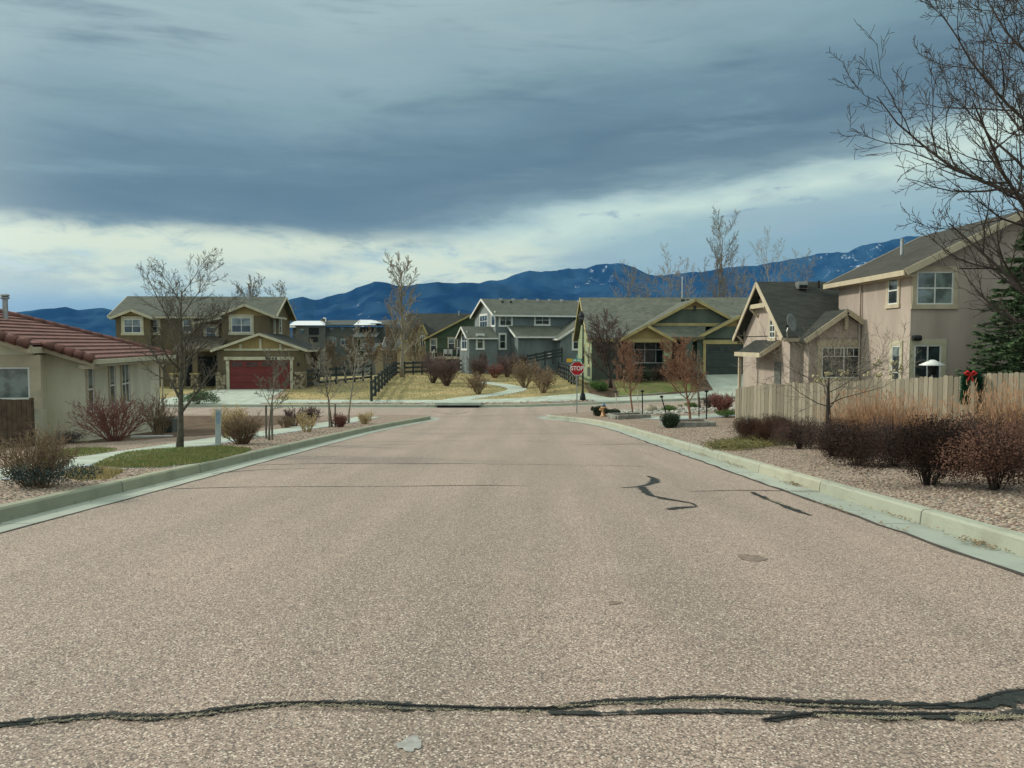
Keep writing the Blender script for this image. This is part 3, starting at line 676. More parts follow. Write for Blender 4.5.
def bare_tree(name, label, cat, loc, h, r, seed, mt, mtw, P=None, group=None, lean=(0, 0), names=('trunk', 'limbs', 'twigs')):
    P = {**BASEP, **(P or {})}; rg = random.Random(seed); out = [[] for _ in P['seg']]
    root = thing(name, label, cat, loc, 0, group)
    grow(out, Vector((0, 0, -.15)), Vector((lean[0], lean[1], 1)).normalized(), h, r, 0, P, rg)
    out[0][0][1][0] *= 1.35
    mb = MB(); [mb.tube(p, q, 9) for p, q in out[0]]; mb.build(names[0], mt, root, True)
    mb = MB(); [mb.tube(p, q, 5, False) for l in out[1:-2] for p, q in l]; mb.build(names[1], mt, root, True)
    mb = MB(); [mb.tube(p, q, 3, False) for l in out[-2:] for p, q in l]; mb.build(names[2], mtw, root, False)
    return root
def bare_shrub(name, label, loc, h, wd, seed, mt, n=26, kids=7, kk=4, rmin=.004, group=None, up=.08, cat='shrub', base=.12):
    rg = random.Random(seed); root = thing(name, label, cat, loc, 0, group); mb = MB(); tw = MB()
    P = dict(seg=[4, 3, 2], wob=[.10, .16, .2], up=[up, up * .6, .03], taper=[.75, .7, .5], n=[kids, kk], t0=[.25, .15], ang=[30, 36], len=[.5, .5], fall=.4, rf=.65, rmin=rmin)
    out = [[], [], []]
    for i in range(n):
        a = rg.uniform(0, 6.3); rr = math.sqrt(rg.random()); d = Vector((math.cos(a) * rr * wd / h * .62, math.sin(a) * rr * wd / h * .62, 1)).normalized()
        grow(out, Vector((math.cos(a) * rr * base, math.sin(a) * rr * base, -.05)), d, h * rg.uniform(.7, 1.0), rmin * 3.2, 0, P, rg)
    [mb.tube(p, q, 4, False) for p, q in out[0]]; [tw.tube(p, q, 3, False) for l in out[1:] for p, q in l]
    mb.build('stems', mt, root); tw.build('twigs', mt, root); return root
def leafmass(mb, c, rx, ry, rz, n, s, rg, lumps=14, shell=.45):
    L_ = [(rg.gauss(0, .45), rg.gauss(0, .45), rg.uniform(-.25, .55), rg.uniform(.38, .62)) for _ in range(lumps)]
    for _ in range(n):
        q = rg.choice(L_); v = Vector((rg.gauss(0, 1), rg.gauss(0, 1), rg.gauss(0, 1))).normalized() * (rg.random() ** shell) * q[3]
        x, y, z = (q[0] + v.x) * rx, (q[1] + v.y) * ry, (q[2] + v.z) * rz
        if c[2] + z < .01: z = .01 - c[2] + abs(rg.gauss(0, .04))
        p = Vector((c[0] + x, c[1] + y, c[2] + z)); a = Vector((rg.gauss(0, 1), rg.gauss(0, 1), rg.gauss(0, 1))).normalized() * s * rg.uniform(.6, 1.3); b = a.orthogonal().normalized() * s * rg.uniform(.35, .7)
        mb.add([p - a, p + b, p + a, p - b], [(0, 1, 2, 3)])
def leafy_bush(name, label, loc, rx, ry, h, n, s, seed, ml, ms, group=None, stems=18, cat='bush'):
    rg = random.Random(seed); root = thing(name, label, cat, loc, 0, group); st_ = MB(); lf = MB()
    for _ in range(stems):
        a = rg.uniform(0, 6.3); rr = rg.random(); e = Vector((math.cos(a) * rr * rx * .95, math.sin(a) * rr * ry * .95, h * rg.uniform(.75, 1.12)))
        st_.tube([(e.x * .1, e.y * .1, -.05), (e.x * .5, e.y * .5, e.z * .55), tuple(e)], [.012, .008, .003], 3, False)
    leafmass(lf, (0, 0, h * .42), rx, ry, h * .62, n, s, rg)
    st_.build('stems', ms, root); lf.build('foliage', ml, root); return root
def grass_clump(name, label, loc, h, wd, n, seed, m, group=None, tall=0):
    rg = random.Random(seed); root = thing(name, label, 'grass clump', loc, 0, group); mb = MB()
    for _ in range(n):
        a = rg.uniform(0, 6.3); rr = math.sqrt(rg.random()); bx_, by_ = math.cos(a) * rr * wd * .35, math.sin(a) * rr * wd * .35
        hh = h * rg.uniform(.55, 1.05); sp = rr * wd * .5 * rg.uniform(.5, 1.3); ex, ey = bx_ + math.cos(a) * sp, by_ + math.sin(a) * sp; w_ = rg.uniform(.003, .006)
        pa = rg.uniform(0, 3.1); cx_, sy_ = math.cos(pa) * w_, math.sin(pa) * w_; mx, my = bx_ * .5 + ex * .5 - math.cos(a) * sp * .2, by_ * .5 + ey * .5 - math.sin(a) * sp * .2
        mb.add([(bx_ - cx_, by_ - sy_, 0), (bx_ + cx_, by_ + sy_, 0), (mx + cx_, my + sy_, hh * .6), (mx - cx_, my - sy_, hh * .6), (ex, ey, hh)], [(0, 1, 2, 3), (3, 2, 4)])
        if rg.random() < .35:       # seed head
            mb.tube([(ex, ey, hh), (ex + rg.uniform(-.03, .03), ey, hh + .10)], [.010, .003], 3, False)
    mb.build('blades', m, root); return root
def conifer(name, label, loc, h, r, seed, n=26, per=9):
    rg = random.Random(seed); root = thing(name, label, 'tree', loc); tr = MB().tube([(0, 0, -.2), (0, 0, h * .5), (.03, 0, h)], [r * .07, r * .045, .01], 8); tr.build('trunk', BARK, root)
    br = MB(); lf = MB()
    for i in range(n):
        t0_ = (i + .5) / n; rr = r * (1 - t0_) ** .85 + .1
        for k in range(per):
            t = t0_ + rg.uniform(-.5, .5) / n; z = h * (.04 + .94 * t); a = rg.uniform(0, 6.3); l = rr * rg.uniform(.7, 1.12); e = Vector((math.cos(a) * l, math.sin(a) * l, z + l * rg.uniform(-.32, .28))); s0 = Vector((0, 0, z))
            br.tube([s0, e], [.02, .006], 3, False); m = int(14 + l * 34)
            for j in range(m):
                u = rg.uniform(.15, 1); p = s0.lerp(e, u); sd_ = Vector((-math.sin(a), math.cos(a), 0)) * rg.choice((-1, 1)); tip = p + (sd_ * rg.uniform(.4, 1) + Vector((math.cos(a), math.sin(a), rg.uniform(-.9, .7))) * .8).normalized() * rg.uniform(.10, .24)
                wv = Vector((0, 0, 1)).cross(tip - p).normalized() * .034; up_ = Vector((0, 0, .034))
                lf.add([p - wv, p + wv, tip], [(0, 1, 2)]); lf.add([p - up_, p + up_, tip], [(0, 1, 2)])
    br.build('branches', BARK, root); lf.build('needles', NEED, root); return root

# ------------------------------------------------------------------ building kit (local frame: x right, y away from the street, z up)
def window(root, c, r, w_, h_, nx=2, ny=1, frame=WHITE, trim=None, tw=.12, blind=0, pane=None, sill=True, name='window'):
    """c = bottom centre on the wall face, r = unit right vector seen from outside"""
    n = (r[1], -r[0]); mb = MB()
    if trim:
        tm = MB(); tm.obox(c, r, n, -w_ / 2 - tw, w_ / 2 + tw, 0, .05, h_, h_ + tw * 1.2); tm.obox(c, r, n, -w_ / 2 - tw, -w_ / 2, 0, .045, 0, h_); tm.obox(c, r, n, w_ / 2, w_ / 2 + tw, 0, .045, 0, h_)
        tm.obox(c, r, n, -w_ / 2 - tw * 1.2, w_ / 2 + tw * 1.2, 0, .07, -tw, 0)
    b = .05
    mb.obox(c, r, n, -w_ / 2, w_ / 2, 0, .035, 0, b); mb.obox(c, r, n, -w_ / 2, w_ / 2, 0, .035, h_ - b, h_)
    mb.obox(c, r, n, -w_ / 2, -w_ / 2 + b, 0, .034, b, h_ - b); mb.obox(c, r, n, w_ / 2 - b, w_ / 2, 0, .034, b, h_ - b)
    for i in range(1, nx): x = -w_ / 2 + w_ * i / nx; mb.obox(c, r, n, x - b * .45, x + b * .45, 0, .033, b, h_ - b)
    for i in range(1, ny): z = h_ * i / ny; mb.obox(c, r, n, -w_ / 2 + b, w_ / 2 - b, 0, .031, z - b * .5, z + b * .5)
    o = mb.build(name, frame, root)
    if trim: tm.build('window_trim', trim, o)
    zb = h_ * (1 - blind)
    if blind < 1: MB().obox(c, r, n, -w_ / 2 + b, w_ / 2 - b, -.02, .012, b, max(b + .01, zb)).build('pane', pane or GLASS, o)
    if blind > 0: MB().obox(c, r, n, -w_ / 2 + b, w_ / 2 - b, -.02, .0115, max(b, zb) + .002, h_ - b).build('blind', GLASSB, o)
    return o
def gable(root, x0, x1, y0, y1, ze, zr, axis, over, rake, rm, wm, tm, t=.16, name='roof', tri=True, fw=.2, zoff=0, gutter=True, ends=(1, 1)):
    """gable roof over the rectangle; axis = ridge direction; also fascia and the gable triangles"""
    sw = axis == 'y'
    def Q(a, b, z): return (b, a, z) if sw else (a, b, z)     # a along ridge, b across
    a0, a1, b0, b1 = (y0, y1, x0, x1) if sw else (x0, x1, y0, y1); bm = (b0 + b1) / 2; k = (zr - ze) / (bm - b0); A0, A1 = a0 - rake * ends[0], a1 + rake * ends[1]
    rf = MB(); el0 = ze - k * over
    for sg, bb in ((-1, b0 - over), (1, b1 + over)):
        rf.prism([Q(A0, bm, zr), Q(A0, bb, el0), Q(A0, bb, el0 + t), Q(A0, bm, zr + t)], Q(A1 - A0, 0, 0) if not sw else (0, A1 - A0, 0))
    ro = rf.build(name, rm, root)
    fs = MB()
    for e, aa in ((0, A0 - .03), (1, A1 + .03)):
        if not ends[e]: continue
        for bb in (b0 - over, b1 + over):
            p = Vector(Q(aa, bm, zr + t * .35)); q = Vector(Q(aa, bb, el0 + t * .35)); fs.beam(p, q, .05, fw)
    if gutter:
        for bb, s in ((b0 - over, -1), (b1 + over, 1)):
            fs.beam(Q(A0, bb + s * .04, el0 + t * .25), Q(A1, bb + s * .04, el0 + t * .25), .07, fw * .8)
    fs.build('fascia', tm, root)
    if tri:
        for e, aa, dd in ((0, a0, .12), (1, a1, -.12)):
            if ends[e]:
                tw_ = MB(); tw_.prism([Q(aa, b0, ze - .02), Q(aa, b1, ze - .02), Q(aa, bm, zr - .02)], (dd, 0, 0) if not sw else (0, dd, 0)); tw_.build('gable_wall', wm, root)
    return ro
def shed(root, pts, t, rm, name='porch_roof', tm=None):
    """sloping slab: pts = 4 corners of the underside, first two at the eave"""
    mb = MB().prism([pts[0], pts[1], pts[2], pts[3]], (0, 0, t)); mb.build(name, rm, root)
    if tm: MB().beam(Vector(pts[0]) + Vector((0, -.04, t * .4)), Vector(pts[1]) + Vector((0, -.04, t * .4)), .06, .18).build('eave_fascia', tm, root)
def garage_door(root, x0, x1, y, z0, z1, m, lights=4, lm=GLASS, fm=None):
    w_ = x1 - x0; h_ = z1 - z0; mb = MB(); nr = 4
    for i in range(nr):
        a = z0 + h_ * i / nr; b = z0 + h_ * (i + 1) / nr - .02
        mb.box(x0, x1, y - .03, y + .05, a, b)
    o = mb.build('garage_door', m, root); MB().box(x0, x1, y + .0, y + .03, z0, z1).build('panel_joint', BLACK, o)
    a = z0 + h_ * .80; wl = w_ / lights
    for i in range(lights):
        g_ = MB(); 
        for k in range(4):
            xa = x0 + wl * i + wl * .12 + wl * .19 * k; g_.box(xa, xa + wl * .16, y - .045, y - .031, a + .0, a + h_ * .055); g_.box(xa, xa + wl * .16, y - .045, y - .031, a + h_ * .07, a + h_ * .13)
        g_.build('door_light', lm, o)
    MB().box((x0 + x1) / 2 - .08, (x0 + x1) / 2 + .08, y - .07, y - .03, z0 + h_ * .27, z0 + h_ * .31).build('handle', BLACK, o)
    return o

# ================================================================== BUILDINGS
STUC = mat('stucco_beige', (.60, .57, .43), .9, .2, .9, .3, 60, sc=(1, 1, .3))
STUP = mat('stucco_pink_beige', (.38, .322, .272), .9, .2, .9, .3, 60, sc=(1, 1, .3))
STUT = mat('trim_tan', (.44, .385, .275), .85, .15, 2)
TILE = mat('clay_tile', (.165, .075, .060), .85, .35, 2.5, .3, 30, col2=(.11, .056, .048))
BRNW = mat('wall_brown', (.135, .108, .062), .9, .25, .9, sc=(1, 1, .3))
BRNW2 = mat('gable_ochre', (.28, .21, .09), .85, .15, 2)
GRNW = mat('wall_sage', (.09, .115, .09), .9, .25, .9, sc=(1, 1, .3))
GRNL = mat('wall_sage_lit', (.24, .30, .18), .9, .15, 1.5)  # sunlit copy of the sage wall, the sun's brightness put into the colour
SLATE = mat('wall_slate_blue', (.145, .18, .182), .9, .22, .9, sc=(1, 1, .3))
SLATEL = mat('pale_slate', (.20, .23, .23), .9, .15, 6)  # paler than the slate walls
DGRN = mat('wall_dark_green', (.055, .085, .055), .9, .2, 1.5)
DARKW = mat('wall_dark_grey', (.10, .11, .10), .9, .2, 1.5)
TANW = mat('wall_tan', (.30, .26, .17), .9, .15, 1.5)
RF_G = roof_mat('shingle_green_grey', (.075, .083, .068), (.105, .115, .095)); RF_W = roof_mat('shingle_weathered', (.080, .090, .074), (.135, .145, .118))
RF_D = roof_mat('shingle_charcoal', (.026, .030, .027), (.044, .047, .041)); RF_B = roof_mat('shingle_brown', (.070, .064, .050), (.095, .086, .066))
RF_M = roof_mat('shingle_dark_brown', (.040, .040, .034), (.062, .060, .050)); RF_S = roof_mat('shingle_slate', (.06, .072, .07), (.085, .098, .095))
SNOW = mat('snow', (.75, .78, .80), .7, .05, 3)
REDD = mat('door_red', (.135, .024, .020), .6, .15, 2)
DARKD = mat('door_dark_green', (.035, .048, .042), .6, .15, 2)
STONE = stones_mat('stone_veneer', [(.15, .12, .08), (.32, .26, .17), (.24, .22, .17), (.38, .32, .22)], 4.5)
DARKH = mat('shade_dark', (.015, .018, .018), .9, .2, 2)  # near-black that stands in for shade: porch, balconies, below the deck
METAL = mat('galvanised_metal', (.35, .37, .36), .4, .2, 4, metal=.7)
def U(px, Y): return fx(px, 343, Y)[0]
def W(py, Y, px=512): return fx(px, py, Y)[1]
f_ = (1, 0); lft = (0, -1); rgt = (0, 1)     # right vectors of a front (-y), a left (-x) and a right (+x) wall

# ---- house A: beige stucco with red tile roof, near left.  root at the near corner of its window wall
GA = -1.95
A = thing('stucco_house', 'beige stucco single-storey house with red clay tile roof at the left edge', 'house', (-14.05, 25.3, GA), R(9.8))
EA = W(355, 25.3) - GA; RA = EA + 1.78; LA = 8.7
mb = MB(); mb.box(-11, 0, 0, LA, -.5, EA + .02); mb.box(-11, -1.15, -1.0, .1, -.5, EA + .02); mb.prism([(-1.15, -1.0, EA), (-1.15, -1.0, EA + .22), (-5.4, -1.0, EA + 1.55), (-10.8, -1.0, EA + .02)], (0, .12, 0)); mb.prism([(0, .002, EA), (-1.3, .002, EA + .3), (-1.3, .002, EA)], (0, .12, 0)); mb.build('wall', STUC, A)
mb = MB()
kA = 1.78 / 5.4                                # tile roof: gable toward the street, hip at the far end
ov = .45
def rA(x): return RA - kA * abs(x + 5.4)
def tile_plane(mbx, P0, P1, R0, R1, n):
    """courses of tiles stepped from the eave (P0-P1) up to the ridge (R0-R1)"""
    P0, P1, R0, R1 = map(Vector, (P0, P1, R0, R1)); up = Vector((0, 0, 1))
    for i in range(n):
        a, b = i / n, (i + 1.15) / n; b = min(b, 1)
        q = [P0.lerp(R0, a), P1.lerp(R1, a), P1.lerp(R1, b), P0.lerp(R0, b)]
        lo = [q[0] + up * .075, q[1] + up * .075, q[2] + up * .015, q[3] + up * .015]
        mbx.add([tuple(v) for v in q + lo], [(0, 1, 2, 3), (7, 6, 5, 4), (0, 4, 5, 1), (1, 5, 6, 2), (2, 6, 7, 3), (3, 7, 4, 0)])
ze = rA(ov)
tile_plane(mb, (ov, -.55, ze), (ov, LA + ov, ze), (-5.4, -.55, RA), (-5.4, LA - 4.6, RA), 15)
tile_plane(mb, (-1.0, -1.65, rA(-1.0)), (-1.0, -.4, rA(-1.0)), (-5.4, -1.65, RA), (-5.4, -.4, RA), 11)
tile_plane(mb, (ov, LA + ov, ze), (-10.8 - ov, LA + ov, ze), (-5.4, LA - 4.6, RA), (-5.4, LA - 4.6, RA), 15)
tile_plane(mb, (-10.8 - ov, LA + ov, ze), (-10.8 - ov, -1.65, ze), (-5.4, LA - 4.6, RA), (-5.4, -1.65, RA), 15)
ro = mb.build('roof', TILE, A)
mb = MB()
def rolls(p, q, n, r):
    p, q = Vector(p), Vector(q); d = q - p
    for i in range(n): mb.tube([p + d * (i / n), p + d * ((i + 1.12) / n)], [r * 1.15, r * .88], 8)
rolls((ov + .02, -.60, ze + .03), (-.95, -.60, rA(-.95) + .05), 5, .13); mb.build('rake_tile', TILE, A, True); mb = MB(); rolls((-.98, -1.68, rA(-.98) + .03), (-5.4, -1.68, RA + .05), 14, .13); mb.build('rake_tile', TILE, A, True); mb = MB()
rolls((ov, LA + ov, ze + .06), (-5.4, LA - 4.6, RA + .07), 18, .11); rolls((-5.4, LA - 4.6, RA + .07), (-5.4, -1.6, RA + .07), 16, .11)
mb.build('ridge_tile', TILE, A, True)
mb = MB(); mb.beam((ov + .03, -.50, ze - .12), (-1.05, -.50, rA(-1.05) - .12), .06, .22); mb.beam((-.95, -1.55, rA(-.95) - .12), (-5.4, -1.55, RA - .12), .06, .22); mb.beam((-1.02, -1.55, rA(-.95) - .14), (-1.02, -.5, rA(-.95) - .14), .06, .2); mb.box(-.0, ov, -.46, .05, ze - .3, ze - .16); mb.build('fascia', STUT, A)
MB().beam((ov + .09, -.5, ze - .07), (ov + .09, LA + ov, ze - .07), .13, .15).build('gutter', CREAM, A); MB().box(.02, ov, -.4, LA + ov, ze - .24, ze - .17).build('soffit', CREAM, A)
MB().tube([(ov + .05, LA + .3, ze - .15), (.06, LA + .2, ze - .5), (.06, LA + .2, -.2)], .045, 6).build('downspout', CREAM, A)
def wA(px, y0_, y1_, wd):
    # solve for position along the window wall
    lo, hi_ = 0.0, LA
    for _ in range(30):
        m_ = (lo + hi_) / 2; p = A.matrix_basis @ Vector((0, m_, 0)); q = 512 + F * p.x / (p.y * math.cos(PITCH) + 0)
        if q < px: lo = m_
        else: hi_ = m_
    p = A.matrix_basis @ Vector((0, lo, 0)); D = p.y; return lo, W(y1_, D) - GA, W(y0_, D) - GA
bpy.context.view_layer.update()
for px, a, b, wd, nx in ((88.3, 367, 411.5, .52, 1), (110.5, 364.5, 406, .55, 1), (123.8, 363.5, 403.5, .85, 2)):
    v, z0, z1 = wA(px, a, b, wd); v = max(v, .42)
    window(A, (0, v, z0), rgt, wd, z1 - z0, nx, 2, WHITE, STUT, .09, .42)
window(A, (U(6, 24.1) + 14.05 - .1, -1.0, W(399, 24.1) - GA), f_, 1.25, 1.0, 1, 1, WHITE, STUT, .32, .97)
mb = MB().tube([(-3.7, 3.2, rA(-3.7) - .1), (-3.7, 3.2, W(298, 27.8) - GA)], .09, 10); vp = mb.build('roof_vent', METAL, A); MB().lathe((-3.7, 3.2, W(298, 27.8) - GA - .05), [(.08, 0), (.15, .03), (.15, .08), (.10, .10), (.15, .12), (.15, .17), (.08, .2)], 12).build('vent_cap', METAL, vp)
V_ = mat('mortar_white', (.55, .52, .46), .9, .2, 5)

# ---- house B: brown two-storey, red garage
B = thing('brown_house', 'brown two-storey house with red double garage door and stone piers', 'house', (U(257, 62), 62, -2.2), R(4))
UB = lambda px, yl: U(px, 62 + yl) - U(257, 62)
WB = lambda py, yl: W(py, 62 + yl) + 2.2
gx0, gx1 = UB(218, 0), UB(303, 0); ge = WB(350, 0)
mb = MB(); mb.box(gx0, gx1, 0, 7.2, -.8, ge + .03)
mx0, mx1 = UB(125, 4), UB(275, 4); me_ = WB(316, 4); mr = WB(298.5, 7.5)
mb.box(mx0, mx1, 4, 11.2, -.8, me_ + .02); dx0, dx1 = UB(226, 3.3), UB(273, 3.3); mb.box(dx0, dx1, 3.3, 4.2, ge + .2, me_); mb.box(UB(124, 3.4), UB(157, 3.4), 3.4, 4.2, -.8, WB(316, 3.4) + .02)
mb.build('wall', BRNW, B)
gable(B, gx0, gx1, 0, 7.6, ge, WB(335, 0), 'y', .35, .45, RF_D, BRNW2, CREAM, ends=(1, 0), name='garage_roof')
gable(B, mx0, mx1, 4, 11.2, me_, mr, 'x', .4, .5, RF_G, BRNW, CREAM)
gable(B, dx0, dx1, 3.3, 7.2, WB(315.5, 3.3), WB(306, 3.3), 'y', .5, .35, RF_G, BRNW2, CREAM, ends=(1, 0), name='dormer_roof')
gable(B, UB(124, 3.4), UB(157, 3.4), 3.4, 7.2, WB(318, 3.4), WB(311.5, 3.4), 'y', .3, .35, RF_G, BRNW2, CREAM, ends=(1, 0), name='dormer_roof')
shed(B, [(UB(196, 3.0), 2.9, WB(325, 3)), (dx0 + .1, 2.9, WB(318.5, 3)), (dx0 + .1, 4.1, WB(316.5, 3)), (UB(196, 3.0), 4.1, WB(324, 3))], .16, RF_G, 'roof_skirt', CREAM)
mb = MB(); mb.box(gx0 + .55, gx1 - .35, -.09, -.002, ge - .05, ge + .12)
for t_ in (.27, .5, .73): xx = gx0 + (gx1 - gx0) * t_; mb.box(xx - .09, xx + .09, -.08, -.001, ge + .12, ge + (.92 if t_ == .5 else .5))
mb.build('gable_trim', CREAM, B)
d0, d1 = UB(230, 0), UB(289, 0); dh = WB(360.5, 0)
garage_door(B, d0, d1, -.01, 0, dh, REDD, 4)
mb = MB(); mb.box(d0 - .42, d1 + .35, -.14, 0, dh + .04, dh + .30); mb.box(d0 - .28, d0 - .03, -.1, 0, 0, dh + .04); mb.box(d1 + .03, d1 + .26, -.1, 0, 0, dh + .04); mb.build('door_surround', CREAM, B)
for a_, b_ in ((gx0 - .1, d0 - .3), (d1 + .28, gx1 + .1)): MB().box(a_, b_, -.22, .5, -.6, 1.32).box(a_ - .05, b_ + .05, -.28, .5, 1.32, 1.42).build('stone_pier', STONE, B)
def house_number(root, x, y, z, txt, s, m, nm='house_number'):
    cu = bpy.data.curves.new(nm, 'FONT'); cu.body = txt; cu.size = s; cu.extrude = .01; cu.align_x = 'CENTER'; o = bpy.data.objects.new(nm, cu); me = bpy.data.meshes.new_from_object(o); bpy.data.objects.remove(o)
    me.materials.clear(); me.materials.append(m); o = bpy.data.objects.new(nm, me); C.objects.link(o); o.parent = root; o.location = (x, y, z); o.rotation_euler = (R(90), 0, 0); return o
for k in range(4): MB().box((d0 + d1) / 2 + .5 + k * .24, (d0 + d1) / 2 + .66 + k * .24, -.165, -.141, dh + .08, dh + .25).build('house_number', BLACK, B)
MB().lathe((gx1 - .45, -.12, 1.9), [(.05, 0), (.09, .05), (.09, .2), (.03, .28)], 8).build('wall_lamp', BLACK, B)
window(B, ((UB(235.5, 3.3) + UB(254.5, 3.3)) / 2, 3.3, WB(332.5, 3.3)), f_, UB(254.5, 3.3) - UB(235.5, 3.3), 1.25, 2, 2, WHITE, CREAM, .22, .45)
window(B, (UB(216, 4), 4, WB(339, 4)), f_, .85, 1.0, 1, 2, WHITE, CREAM, .2, .0)
window(B, (UB(193.5, 4), 4, WB(332, 4)), f_, .75, 1.05, 1, 2, WHITE, CREAM, .18, .4)
window(B, (UB(161, 4), 4, WB(333, 4)), f_, .7, 1.1, 1, 2, WHITE, CREAM, .18, .4)
window(B, (UB(140, 3.4), 3.4, WB(333, 3.4)), f_, 1.4, 1.15, 2, 2, WHITE, CREAM, .2, .4)
window(B, (mx1, 7.2, WB(333, 7)), rgt, .8, 1.3, 1, 2, WHITE, CREAM, .2, .4); window(B, (mx1, 5.0, WB(333, 5)), rgt, .35, 1.5, 1, 2, WHITE, CREAM, .15, .4)
window(B, (gx1, 4.4, 1.0), rgt, .8, 2.0, 1, 2, WHITE, CREAM, .25, .4); window(B, (gx1, 6.2, 1.0), rgt, .7, 2.0, 1, 2, WHITE, CREAM, .2, .4)
px0, px1 = UB(176, 1), UB(218, 1)
shed(B, [(px0, .9, WB(351, 1)), (px1 + .2, .9, WB(351, 1)), (px1 + .2, 4.02, WB(338, 4)), (px0, 4.02, WB(338, 4))], .16, RF_B, 'porch_roof', BRNW)
mb = MB(); mb.box(px0, gx0 - .05, 3.88, 3.97, 0, 2.6); mb.build('porch_shade_sheet', DARKH, B)  # dark sheet painted in for the shade inside the porch
for xx in (UB(178, 1.2), UB(198, 1.2)):
    c_ = MB().box(xx - .2, xx + .2, 1.0, 1.4, 1.3, WB(351, 1) - .02).build('porch_column', BRNW, B); MB().box(xx - .32, xx + .32, .88, 1.52, -.6, 1.2).build('stone_base', STONE, c_); MB().box(xx - .38, xx + .38, .82, 1.58, 1.2, 1.3).build('column_cap', OCHRE, c_)
MB().tube([(UB(255, 7), 7.2, mr - .3), (UB(255, 7), 7.2, mr + .55)], .10, 8).build('roof_vent', METAL, B)

# ---- houses far left behind: long dark building with snow on its porch roofs
YC = 150; Cc = thing('townhouse_block', 'long dark grey-green building with snow on two flat roofs, below the foothills', 'building', (0, YC, -3), 0)
u = lambda px: U(px, YC); z = lambda py: W(py, YC) + 3
mb = MB(); mb.box(u(293), u(470), 0, 12, -3, z(327)); mb.box(u(298), u(327), -1.5, 0, -3, z(326.5)); mb.box(u(358), u(378), -1.2, 0, -3, z(327)); mb.build('wall', DARKW, Cc)
mb = MB(); mb.prism([(u(322), -.8, z(326)), (u(470), -.8, z(326)), (u(470), 6, z(320.5)), (u(322), 6, z(320.5))], (0, 0, .25)); mb.build('roof', RF_S, Cc)
def hip(mb, x0, x1, y0, y1, z0, z1, ins):
    mb.add([(x0, y0, z0), (x1, y0, z0), (x1, y1, z0), (x0, y1, z0), (x0 + ins, y0 + ins, z1), (x1 - ins, y0 + ins, z1), (x1 - ins, y1 - ins, z1), (x0 + ins, y1 - ins, z1)], [(0, 3, 2, 1), (4, 5, 6, 7), (0, 1, 5, 4), (1, 2, 6, 5), (2, 3, 7, 6), (3, 0, 4, 7)])
for a, b, c_, d_ in ((292, 327, 325.5, 321), (356, 378, 325.3, 320), (288, 299, 327.5, 325.5), (372, 381, 323.5, 321.5)):
    mb = MB(); hip(mb, u(a), u(b), -2.2, 5, z(c_), z(d_), 1.0 if b - a > 15 else .4); mb.build('snow_covered_roof', SNOW, Cc)
MB().box(u(319), u(324), 1, 2.5, z(323), z(319)).build('chimney', BRNW, Cc); MB().tube([(u(326), 0, z(322)), (u(326), 0, z(318.5)), (u(323.5), 0, z(318))], .15, 6).build('flue', WHITE, Cc)
for a, b, t0_, t1_, fy in ((311, 321, 328, 335, -1.5), (311, 320, 337, 342, -1.5), (361, 375, 327.5, 332, -1.2)): MB().box(u(a), u(b), fy - .05, fy + .3, z(t1_), z(t0_)).build('balcony_shade', DARKH, Cc)  # flat dark panels stand in for shaded balcony recesses
for px_, py_, w_, h_, fy in ((331, 346, 2.0, 1.6, 0), (304, 334, .9, 1.0, -1.5), (332, 330.5, .8, .5, 0), (343, 331, .8, .7, 0), (353, 330.5, .8, .5, 0), (386, 333, 1.0, 1.0, 0), (395, 334, 1, 1, 0), (345, 345, 1.6, 1.2, 0)):
    window(Cc, (u(px_), fy, z(py_)), f_, w_, h_, 2 if w_ > 1.5 else 1, 1, WHITE if w_ > 1.5 else DARKW, None, .2, .3)
mb = MB(); mb.box(u(324.5), u(334.5), -.12, -.002, z(346.5), z(336.5)); mb.build('pale_wall_panel', SLATEL, Cc)
mb = MB(); mb.prism([(u(357), -5, z(338)), (u(381), -5, z(338)), (u(381), -.02, z(332)), (u(357), -.02, z(332))], (0, 0, .2)); mb.build('lower_roof', RF_S, Cc); MB().box(u(358), u(380), -4.6, -.02, -3, z(338)).build('lower_wall', DARKW, Cc)

def small_house(label, Y, zb, x0p, x1p, eave, ridge, wall, roof, trim, depth, axis='x', wins=(), rake=.3, dormers=()):
    o = thing('distant_house', label, 'house', (0, Y, zb), 0); a, b = U(x0p, Y), U(x1p, Y); ze_, zr_ = W(eave, Y) - zb, W(ridge, Y) - zb
    MB().box(a, b, 0, depth, -2, ze_ + .02).build('wall', wall, o); gable(o, a, b, 0, depth, ze_, zr_, axis, .3, rake, roof, wall, trim, fw=.25)
    for px_, py_, w_, h_ in wins: window(o, (U(px_, Y), 0, W(py_, Y) - zb), f_, w_, h_, 1, 2, WHITE, None, .1, .3)
    for p0, p1, pe, pr in dormers:
        c, d = U(p0, Y), U(p1, Y); MB().box(c, d, -.9, .1, -1, W(pe, Y) - zb + .02).build('dormer_wall', TANW, o); gable(o, c, d, -.9, 4, W(pe, Y) - zb, W(pr, Y) - zb, 'y', .15, .2, roof, TANW, OCHRE, ends=(1, 0), name='dormer_roof', gutter=False)
    return o
small_house('grey house with pale gable trim glimpsed between bare trees', 118, -2.6, 383, 415, 349, 338, DARKW, RF_S, PALE, 8, 'x', ((390, 358, 1.2, 1.4), (402, 358, .9, 1.3)), dormers=((398, 410, 351, 343),))
small_house('little grey house with open white-posted porch behind the bare trees', 126, -2.9, 352, 386, 353, 344, SLATE, RF_S, WHITE, 7, 'x', ((378, 365, 1.2, 1.3), (362, 366, 1.3, 1.4)), dormers=((376, 386, 352, 345),))
